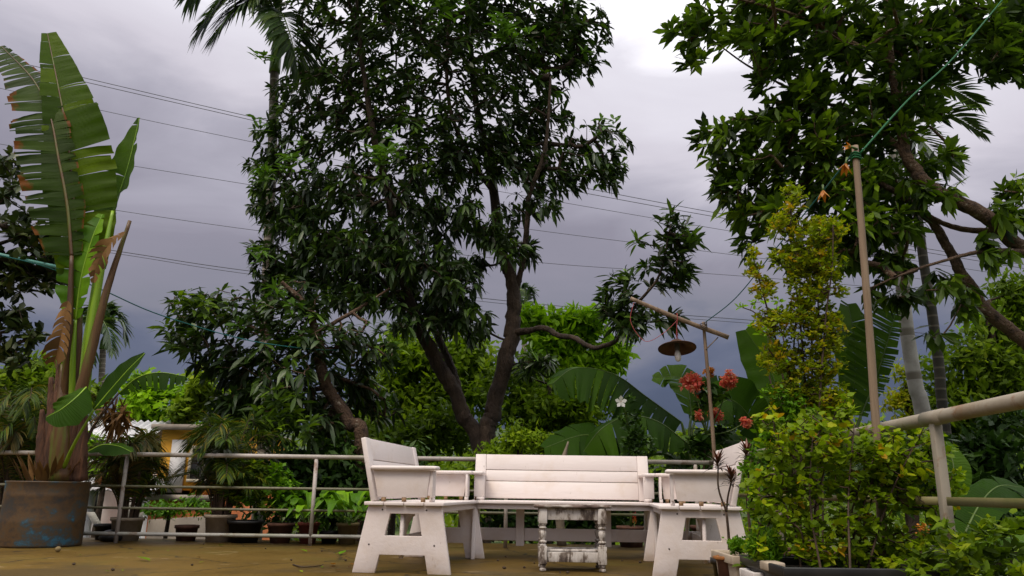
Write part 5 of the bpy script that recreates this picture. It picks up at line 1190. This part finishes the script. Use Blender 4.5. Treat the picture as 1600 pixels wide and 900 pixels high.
for k, (h_, (x, y, rx, ry)) in enumerate(zip(hs, HD)):
    C = ell_points([(x, y, rx, ry, h_[1], rx * FY / FPX)], 110, FY)
    mb = MB(); whorls(mb, C, nrm(C - h_) + rng.normal(0, .2, C.shape), (4, 5), (.028, .046), (.024, .036), 'ovate', (.9, 1.5), (0, .4), .2); mb.build('flower_head', M['orange_petal' if k == 4 else 'pink'], t, True)
C = ell_points([(1108, 610, 14, 10, FY - .2, .1), (1125, 612, 14, 10, FY - .2, .1), (1100, 628, 14, 10, FY - .15, .1), (1090, 690, 24, 20, FY - .1, .15), (1125, 670, 20, 12, FY - .1, .1)], 20, FY)
mb = MB(); whorls(mb, C, rdir(len(C)) * .5 + [0, 0, .8], (4, 6), (.07, .13), (.045, .07), 'ovate', (.7, 1.5), (0, .3), .4); mb.build('foliage', M['deep'], t, True, kind='stuff')
b = np.array([at(985, 790, 8.1)[0], 8.1, 0.]); t = thing('flowering_shrub', 'green shrub with a single white five-petalled flower above the bench', 'shrub', b)
pot(t, b, .14, .11, .2, 'pot_brown')
fl = at(970, 628, 7.8)
MB().tube(smooth([b + [0, 0, .18], at(985, 720, 8.05), at(980, 660, 7.95), fl + [.03, .05, -.01]], 6), [.014, .010, .004], 6).build('stem', M['stem_green'], t, True)
for k in range(5):
    a = k * 1.257 + .3; d_ = np.array([math.cos(a), -.25, math.sin(a)]); mb = MB(); leaves(mb, [fl], [d_], [(0, -1, .1)], .066, .042, 'obov', 0, .05); mb.build('petal', M['white_petal'], t, True)
MB().tube(np.array([fl, fl + [0, -.035, 0]]), .003, 5).build('stamen', M['orange_petal'], t, True)
C = ell_points([(985, 625, 8, 12, 7.95, .1), (985, 660, 20, 24, 8, .15), (990, 700, 30, 20, 8, .2), (1000, 690, 24, 24, 8, .2), (985, 730, 30, 30, 8, .2)], 16, 8)
mb = MB(); whorls(mb, C, rdir(len(C)) * .5 + [0, 0, .8], (5, 8), (.05, .09), (.025, .04), 'ovate', (.7, 1.5), (0, .3), .3); mb.build('foliage', M['deep'], t, True, kind='stuff')
b = np.array([at(992, 830, 8.1)[0], 8.1, 0.]); t = thing('red_ginger_flower', 'small red and yellow flower spike seen under the long bench', 'flower', b)
tp = at(991, 815, 8.1); MB().tube(np.array([b, tp]), .006, 6).build('stem', M['stem_green'], t, True)
for k in range(9):
    a = k * 2.4; p = tp + [0, 0, .012 * k - .03]; mb = MB(); leaves(mb, [p], [(math.cos(a) * .6, math.sin(a) * .6, 1)], [(math.cos(a), math.sin(a), 0)], .06 - .003 * k, .035, 'ovate', 0, .2); mb.build('bract', M['red_petal' if k > 2 else 'orange_petal'], t, True)
# grey driftwood stem behind the bench
b = np.array([at(878, 830, 8.15)[0], 8.15, 0.]); m = MB(); m.tube(smooth([b, at(872, 760, 8.15), at(880, 720, 8.15), at(888, 690, 8.15)], 6), [.05, .04, .03, .008], 8, jit=.1); m.tube(smooth([b + [.02, 0, .05], at(866, 790, 8.12), at(858, 765, 8.1)], 6), [.03, .022, .012], 8, jit=.1)
tag(m.build('cut_stump', M['bark_pale'], None, True, origin=b), 'pale forked cut stem standing behind the long bench', 'stump')

# ------------------------------------------------------------------ the right foreground: bushes in planters
BY = 3.15
def planter(name, label, x0, x1, y0, y1, h, mat, rim, group=None, rimmat=None):
    c = ((x0 + x1) / 2, (y0 + y1) / 2, 0); t = thing(name, label, 'planter', c, group)
    m = MB(); e = .03
    V = [(x0 + e, y0 + e, 0), (x1 - e, y0 + e, 0), (x1 - e, y1 - e, 0), (x0 + e, y1 - e, 0), (x0, y0, h), (x1, y0, h), (x1, y1, h), (x0, y1, h), (x0 + rim, y0 + rim, h), (x1 - rim, y0 + rim, h), (x1 - rim, y1 - rim, h), (x0 + rim, y1 - rim, h), (x0 + rim, y0 + rim, h - .04), (x1 - rim, y0 + rim, h - .04), (x1 - rim, y1 - rim, h - .04), (x0 + rim, y1 - rim, h - .04)]
    F = [(3, 2, 1, 0)] + [(a, (a + 1) % 4, 4 + (a + 1) % 4, 4 + a) for a in range(4)] + [(4 + a, 4 + (a + 1) % 4, 8 + (a + 1) % 4, 8 + a) for a in range(4)] + [(8 + a, 8 + (a + 1) % 4, 12 + (a + 1) % 4, 12 + a) for a in range(4)]
    m.add(V, F); m.build('box', M[mat], t, bevel=.004)
    r_ = MB(); o_ = .012
    for k, (a, b_) in enumerate((((x0 - o_, y0 - o_), (x1 + o_, y0 + .004)), ((x0 - o_, y1 - .004), (x1 + o_, y1 + o_)), ((x0 - o_, y0 + .0045), (x0 + .004, y1 - .0045)), ((x1 - .004, y0 + .0045), (x1 + o_, y1 - .0045)))):
        r_.box((*a, h - .03), (*b_, h + .006))
    r_.build('rim', M[rimmat or mat], t, bevel=.004)
    MB().add([(x0 + rim, y0 + rim, h - .03), (x1 - rim, y0 + rim, h - .03), (x1 - rim, y1 - rim, h - .03), (x0 + rim, y1 - rim, h - .03)], [(0, 1, 2, 3)]).build('soil', M['soil'], t)
    return t
pl0 = at(1232, 872, 2.75)[0]
t = planter('potted_bush', 'big round-leaved yellow-green bush in a black planter at the right foreground', pl0, pl0 + .56, 2.78, 3.3, .29, 'pot_black', .02)
t['category'] = 'potted plant'
EB = [(1230, 700, 45, 42), (1290, 695, 50, 38), (1380, 725, 60, 30), (1440, 730, 40, 30), (1250, 760, 60, 50), (1330, 750, 70, 50), (1410, 760, 60, 50), (1460, 790, 34, 50), (1210, 790, 34, 40), (1270, 820, 60, 36), (1350, 820, 70, 46), (1430, 840, 60, 46), (1380, 880, 60, 40), (1460, 890, 50, 40), (1205, 740, 24, 30), (1420, 715, 30, 14)]
EB = [(x_ + rnd.uniform(-10, 10), y_ + rnd.uniform(-8, 8), a_ * rnd.uniform(.7, 1.0), b_ * rnd.uniform(.7, 1.0)) for x_, y_, a_, b_ in EB]
EB += [(rnd.uniform(1190, 1470), 0, 7, 22) for _ in range(36)] + [(rnd.choice((1178, 1186, 1475, 1488)) + rnd.uniform(-6, 6), rnd.uniform(700, 880), 16, 8) for _ in range(22)]
EB = [(x_, ((700 if x_ > 1325 else 668) + abs(x_ - 1320) * .06 + rnd.uniform(-30, 14)) if y_ == 0 else y_, a_, b_) for x_, y_, a_, b_ in EB]
EB = [e + (BY + .05, .22) for e in EB]; EB += [(1300, 865, 60, 26, BY, .2), (1240, 850, 30, 20, BY, .15)]
CB = ell_points(EB, 9.0, BY)
stems = []
bb = np.array([pl0 + .28, 3.05, .24])
for px in (1240, 1270, 1300, 1335, 1365, 1390, 1420, 1450):
    tp = at(px, rnd.uniform(650, 700), BY + rnd.uniform(-.15, .2)); b_ = bb + [(px - 1340) / 1200 * 1.4, rnd.uniform(-.15, .15), 0]
    stems.append((smooth([b_, b_ * .5 + tp * .5 + [rnd.uniform(-.04, .04), 0, 0], tp], 8), np.linspace(.005, .002, 17)))
for P, r in stems: MB().tube(P, r, 6).build('stem', M['stem_brown'], t, True)
tw = MB()
for p, r in skeleton(stems, CB, .12): tw.tube(p, np.minimum(r * .32, .004), 4, cap=False)
tw.build('twigs', M['stem_brown'], t, True, kind='stuff')
mb = MB(); whorls(mb, CB, rdir(len(CB)) * .6 + [0, -.2, .8], (5, 9), (.015, .046), (.013, .036), 'round', (.6, 1.6), (0, .3), .2, rng.beta(2, 2, len(CB)), .12)
mb.build('foliage', M['bush'], t, True, kind='stuff')
# fine-leaved clump left of it
def clump(name, label, ells, Y, mat, leaf, dens, basepx, potspec=None, kind='ovate', nl=(6, 10), stemmat='stem_brown', extra_stems=(), thin=.3, cat='shrub', group=None, seg=.15, dy=.15, sr=(.006, .0022)):
    b = np.array([at(basepx, 800, Y)[0], Y, 0.]); t = thing(name, label, cat, b, group)
    z0 = 0.
    if potspec: pot(t, b, *potspec); z0 = potspec[2] - .05
    C = ell_points([e + (Y, dy) for e in ells], dens, Y); st_ = []
    for pts in extra_stems:
        st_.append(P_([(x, y, Y + d_, sr[0] + (sr[1] - sr[0]) * k / len(pts)) for k, (x, y, d_) in enumerate(pts)], [[b[0] + rnd.uniform(-.05, .05), Y + rnd.uniform(-.05, .05), z0, sr[0]]]))
    for P, r in st_: MB().tube(P, r, 6).build('stem', M[stemmat], t, True)
    tw = MB()
    for p, r in skeleton(st_ or [(np.array([b + [0, 0, z0], b + [0, 0, z0 + .1]]), None)], C, seg): tw.tube(p, np.minimum(r * thin, .006), 4, cap=False)
    tw.build('twigs', M[stemmat], t, True, kind='stuff')
    mb = MB(); whorls(mb, C, rdir(len(C)) * .5 + [0, 0, .9], nl, (leaf * .7, leaf * 1.25), (leaf * .4, leaf * .65), kind, (.5, 1.5), (0, .3), .2, rng.beta(1.6, 1.8, len(C))); mb.build('foliage', M[mat], t, True, kind='stuff')
    return t
clump('tall_shrub', 'tall upright shrub with small coppery yellow leaves beside the prop pole', [(1240, 310, 22, 24), (1225, 350, 26, 22), (1270, 360, 44, 22), (1300, 360, 26, 20), (1250, 400, 50, 26), (1290, 410, 34, 30), (1270, 450, 52, 34), (1260, 500, 54, 36), (1290, 520, 34, 40), (1270, 570, 50, 34), (1290, 620, 40, 36), (1240, 620, 36, 36), (1175, 415, 14, 22), (1190, 450, 22, 18), (1205, 500, 30, 24), (1175, 390, 8, 12), (1215, 560, 30, 30), (1270, 660, 50, 30)], 3.85, 'shrub', .030, 26.0, 1265, (.17, .14, .28, 'pot_brown'),
      extra_stems=[[(1262, 650, 0), (1250, 500, 0), (1236, 380, 0), (1238, 290, 0)], [(1270, 650, .1), (1268, 500, .1), (1264, 400, .1), (1270, 340, .1)], [(1280, 650, -.1), (1290, 500, -.1), (1300, 420, -.1), (1302, 350, -.1)], [(1250, 650, 0), (1215, 540, 0), (1190, 450, 0), (1172, 385, 0)], [(1285, 650, 0), (1286, 560, 0), (1278, 470, 0), (1282, 400, 0)], [(1255, 650, .1), (1240, 560, .1), (1250, 450, .1)]], dy=.16)
clump('small_shrub', 'airy bright-tipped shrub in front of the storm cloud right of the lamp', [(1160, 480, 18, 8), (1185, 475, 18, 10), (1215, 480, 20, 14), (1175, 500, 20, 10), (1200, 520, 26, 14), (1220, 560, 16, 20), (1240, 480, 26, 18)], 4.6, 'lime', .045, 4.2, 1235, (.13, .10, .22, 'pot_brown'), kind='lance', nl=(5, 8),
      extra_stems=[[(1235, 660, 0), (1215, 560, 0), (1185, 495, 0), (1160, 480, 0)], [(1240, 650, 0), (1230, 560, 0), (1215, 490, 0)], [(1238, 650, 0), (1205, 600, .1), (1200, 540, .1)]])
clump('small_shrub', 'fine-leaved green bush squeezed between cordyline and big bush', [(1195, 690, 26, 36), (1185, 740, 24, 40), (1190, 790, 26, 36), (1225, 650, 30, 26), (1215, 620, 26, 22), (1250, 640, 40, 24)], 3.75, 'moss', .035, 9, 1195, (.13, .10, .22, 'pot_brown'), nl=(7, 10), dy=.13, thin=.2)
clump('weed_patch', 'leafy weeds with tiny orange flowers under the right railing', [(1500, 850, 40, 40), (1560, 830, 40, 30), (1540, 880, 60, 30), (1450, 880, 40, 30), (1590, 880, 40, 36)], 2.75, 'forest', .05, 5, 1520, None, nl=(5, 8), dy=.2, stemmat='stem_green')
mb = MB(); C = ell_points([(1440, 825, 8, 5, 2.75, .02), (1345, 857, 4, 3, 2.75, .02), (1524, 803, 3, 3, 2.75, .02)], 100, 2.75)
for k, c_ in enumerate(C[:6]):
    mb = MB(); whorls(mb, np.array([c_]), np.array([[0, -.5, .8]]), (6, 6), (.010, .014), (.007, .009), 'ovate', (1.0, 1.4), (0, .1), .1)
    o = mb.build('small_flower', M['orange_petal'], None, True, origin=c_); tag(o, 'tiny orange flower among the weeds at the right foreground', 'flower', 'tiny orange flowers')
# planters at the foot of the right seat
x0 = at(1148, 880, 3.3)[0]; 
t = planter('potted_herb', 'tan box planter with bright green moss-like plant by the right seat', x0, x0 + .125, 3.3, 3.62, .285, 'pot_grey', .012, 'small planters by the right seat', 'pot_tan'); t['category'] = 'potted plant'
C = ell_points([(1158, 852, 22, 10, 3.42, .09), (1185, 848, 18, 9, 3.45, .09)], 130, 3.4); C[:, 2] = np.maximum(C[:, 2], .27); mb = MB(); whorls(mb, C, rdir(len(C)) * .4 + [0, 0, 1], (7, 10), (.014, .026), (.008, .013), 'ovate', (.3, 1.5), (0, .2), .1); mb.build('foliage', M['moss'], t, True, kind='stuff')
x0 = at(1181, 885, 3.05)[0]
t = planter('potted_herb', 'white square pot overflowing with feathery green herbs', x0, x0 + .12, 3.06, 3.22, .245, 'pot_white', .012, 'small planters by the right seat'); t['category'] = 'potted plant'
C = ell_points([(1195, 850, 24, 20, 3.14, .07), (1205, 870, 20, 10, 3.12, .07), (1180, 860, 14, 14, 3.14, .06)], 80, 3.1); C[:, 2] = np.maximum(C[:, 2], .24); mb = MB(); whorls(mb, C, rdir(len(C)) * .4 + [0, 0, 1], (7, 10), (.022, .04), (.005, .009), 'lance', (.2, 1.3), (0, .3), .1); mb.build('foliage', M['moss'], t, True, kind='stuff')
a_ = at(1212, 882, 2.98); m = MB(); m.box((a_[0] - .045, 2.93, a_[2] - .022), (a_[0] + .02, 3.03, a_[2] + .01)); 
o = m.build('broken_tile', M['pot_tan'], None, bevel=.006); tag(o, 'broken tan tile resting on the rim beside the white pot', 'tile')
c = np.array([at(1142, 880, 3.42)[0], 3.46, 0.]); t = thing('rusty_can', 'tall rusty can with a flared orange rim at the foot of the right seat', 'can', c, 'small planters by the right seat')
MB().lathe([(.035, 0), (.045, .255), (.06, .268), (.062, .274), (.05, .272), (.04, .25)], 20, c).build('can', M['pot_brown'], t, True); MB().lathe([(.061, .266), (.064, .275), (.05, .279), (.046, .274)], 20, c, cap=False).build('rim', M['rust'], t, True)

# cordylines
def cordyline(label, base, heads, Y, nl=26, ln=.13):
    b = np.array([at(base[0], base[1], Y)[0], Y, 0.]); t = thing('cordyline', label, 'potted plant', b, 'dark red cordylines')
    pot(t, b, .09, .07, .2, 'pot_black')
    fork = at(base[0], base[1], Y)
    MB().tube(smooth([b + [0, 0, .16], (b + fork) / 2 + [.005, 0, .08], fork], 5), [.009, .007], 7).build('stem', M['stem_brown'], t, True)
    for (x, y) in heads:
        tp = at(x, y, Y + rnd.uniform(-.04, .04)); MB().tube(smooth([fork, (fork + tp) / 2 + [rnd.uniform(-.03, .01), 0, 0], tp], 6), [.006, .0045], 6).build('stem', M['stem_brown'], t, True)
        for k in range(nl):
            a = k * 2.4 + rnd.random() * .4; e = k / nl; d_ = np.array([math.cos(a), math.sin(a), .3 + 1.6 * e]); d_ = nrm(d_)
            mb = MB(); leaves(mb, [tp + [0, 0, -.03 + .06 * e]], [d_], [(-d_[0] * d_[2], -d_[1] * d_[2], 1.2)], ln * rnd.uniform(.75, 1.1) * (1 - .35 * e), ln * .13, 'strap', .55 * (1 - e), .3, min(.99, e * .75 + rnd.uniform(0, .3))); mb.build('leaf', M['cordyline'], t, True)
    return t
cordyline('thin-stemmed dark red cordyline with two tufts in front of the right seat', (1135, 800), [(1122, 727), (1143, 752)], 4.35, 26, .125)
cordyline('second dark red cordyline tuft at the back of the right seat', (1168, 790), [(1167, 712)], 4.15, 26, .115)

# ------------------------------------------------------------------ litter on the terrace
def litter(label, px, py, L_, mat, name='fallen_leaf', curl=.3, grp='fallen leaves on the floor'):
    p = gz(px, py, 0.006); a = rnd.random() * 6.28; mb = MB(); leaves(mb, [p], [(math.cos(a), math.sin(a), .12)], [(0, 0, 1)], L_, L_ * .4, 'ovate', -.05, curl)
    V = mb.V[0]; V[:, 2] = np.maximum(V[:, 2], .003)
    tag(mb.build(name, M[mat], None, True, origin=p), label, 'leaf', grp)
litter('green fallen leaf on the floor left of the left seat', 530, 866, .13, 'pot_leaf'); litter('yellow-green curled fallen leaf under the railing', 480, 862, .10, 'olive')
litter('orange-brown fallen leaf left of the left seat', 521, 882, .11, 'orange_petal'); litter('small orange fallen leaf at the foot of the left seat', 556, 882, .05, 'orange_petal')
litter('yellow fallen leaf in front of the dark palm pot', 342, 852, .07, 'olive'); litter('pale yellow leaf lying on the stained floor', 235, 876, .14, 'olive')
for k in range(14):
    x_, y_ = rnd.uniform(20, 560), rnd.uniform(854, 895)
    litter('tiny scrap of dry leaf on the stained floor left of the seats', x_, y_, rnd.uniform(.025, .055), rnd.choice(('dead', 'olive', 'dead')), 'leaf_scrap', .4, 'scraps of dry leaf on the floor')
p0 = gz(458, 882, .006); m = MB(); m.tube(smooth([p0, gz(475, 886, .012), gz(498, 884, .008), gz(505, 882, .01)], 5), [.006, .004, .002], 5); tag(m.build('fallen_twig', M['stem_brown'], None, True, origin=p0), 'dark dry twig lying on the floor left of the left seat', 'twig')
SP = [(98, 853), (115, 883), (176, 892), (300, 884), (318, 851), (415, 858), (455, 876), (503, 862), (540, 877), (778, 877), (790, 871), (788, 889), (819, 888), (835, 881), (972, 877), (875, 896), (887, 896), (1000, 880)]
for k, (x, y) in enumerate(SP):
    p = gz(x, y, 0.); s = rnd.uniform(.007, .014); m = MB(); m.lathe([(s * .5, 0), (s, s * .5), (s * .8, s * 1.1), (.001, s * 1.4)], 8, p); V = m.V[0]; V += rng.normal(0, s * .12, V.shape); V[:, 2] = np.maximum(V[:, 2], .001)
    tag(m.build('dry_seed', M['stem_brown'], None, True, origin=p), 'small dark dry seed scattered on the terrace floor', 'seed', 'dry seeds on the floor')
for x, y, lb in ((90, 845, 'small yellowish fallen fruit at the foot of the drum'),):
    p = gz(x, 863, 0.); r_ = .024; m = MB(); m.lathe([(.004, .001), (r_ * .6, r_ * .25), (r_, r_), (r_ * .8, r_ * 1.55), (r_ * .3, r_ * 1.9), (.002, r_ * 1.92)], 16, p); tag(m.build('fallen_fruit', M['pot_yellow'], None, True, origin=p), lb, 'fruit')
# ------------------------------------------------------------------ tidy
for o in S.objects:
    if '_w' in o: del o['_w']
    if o.parent is not None and 'category' in o: del o['category']
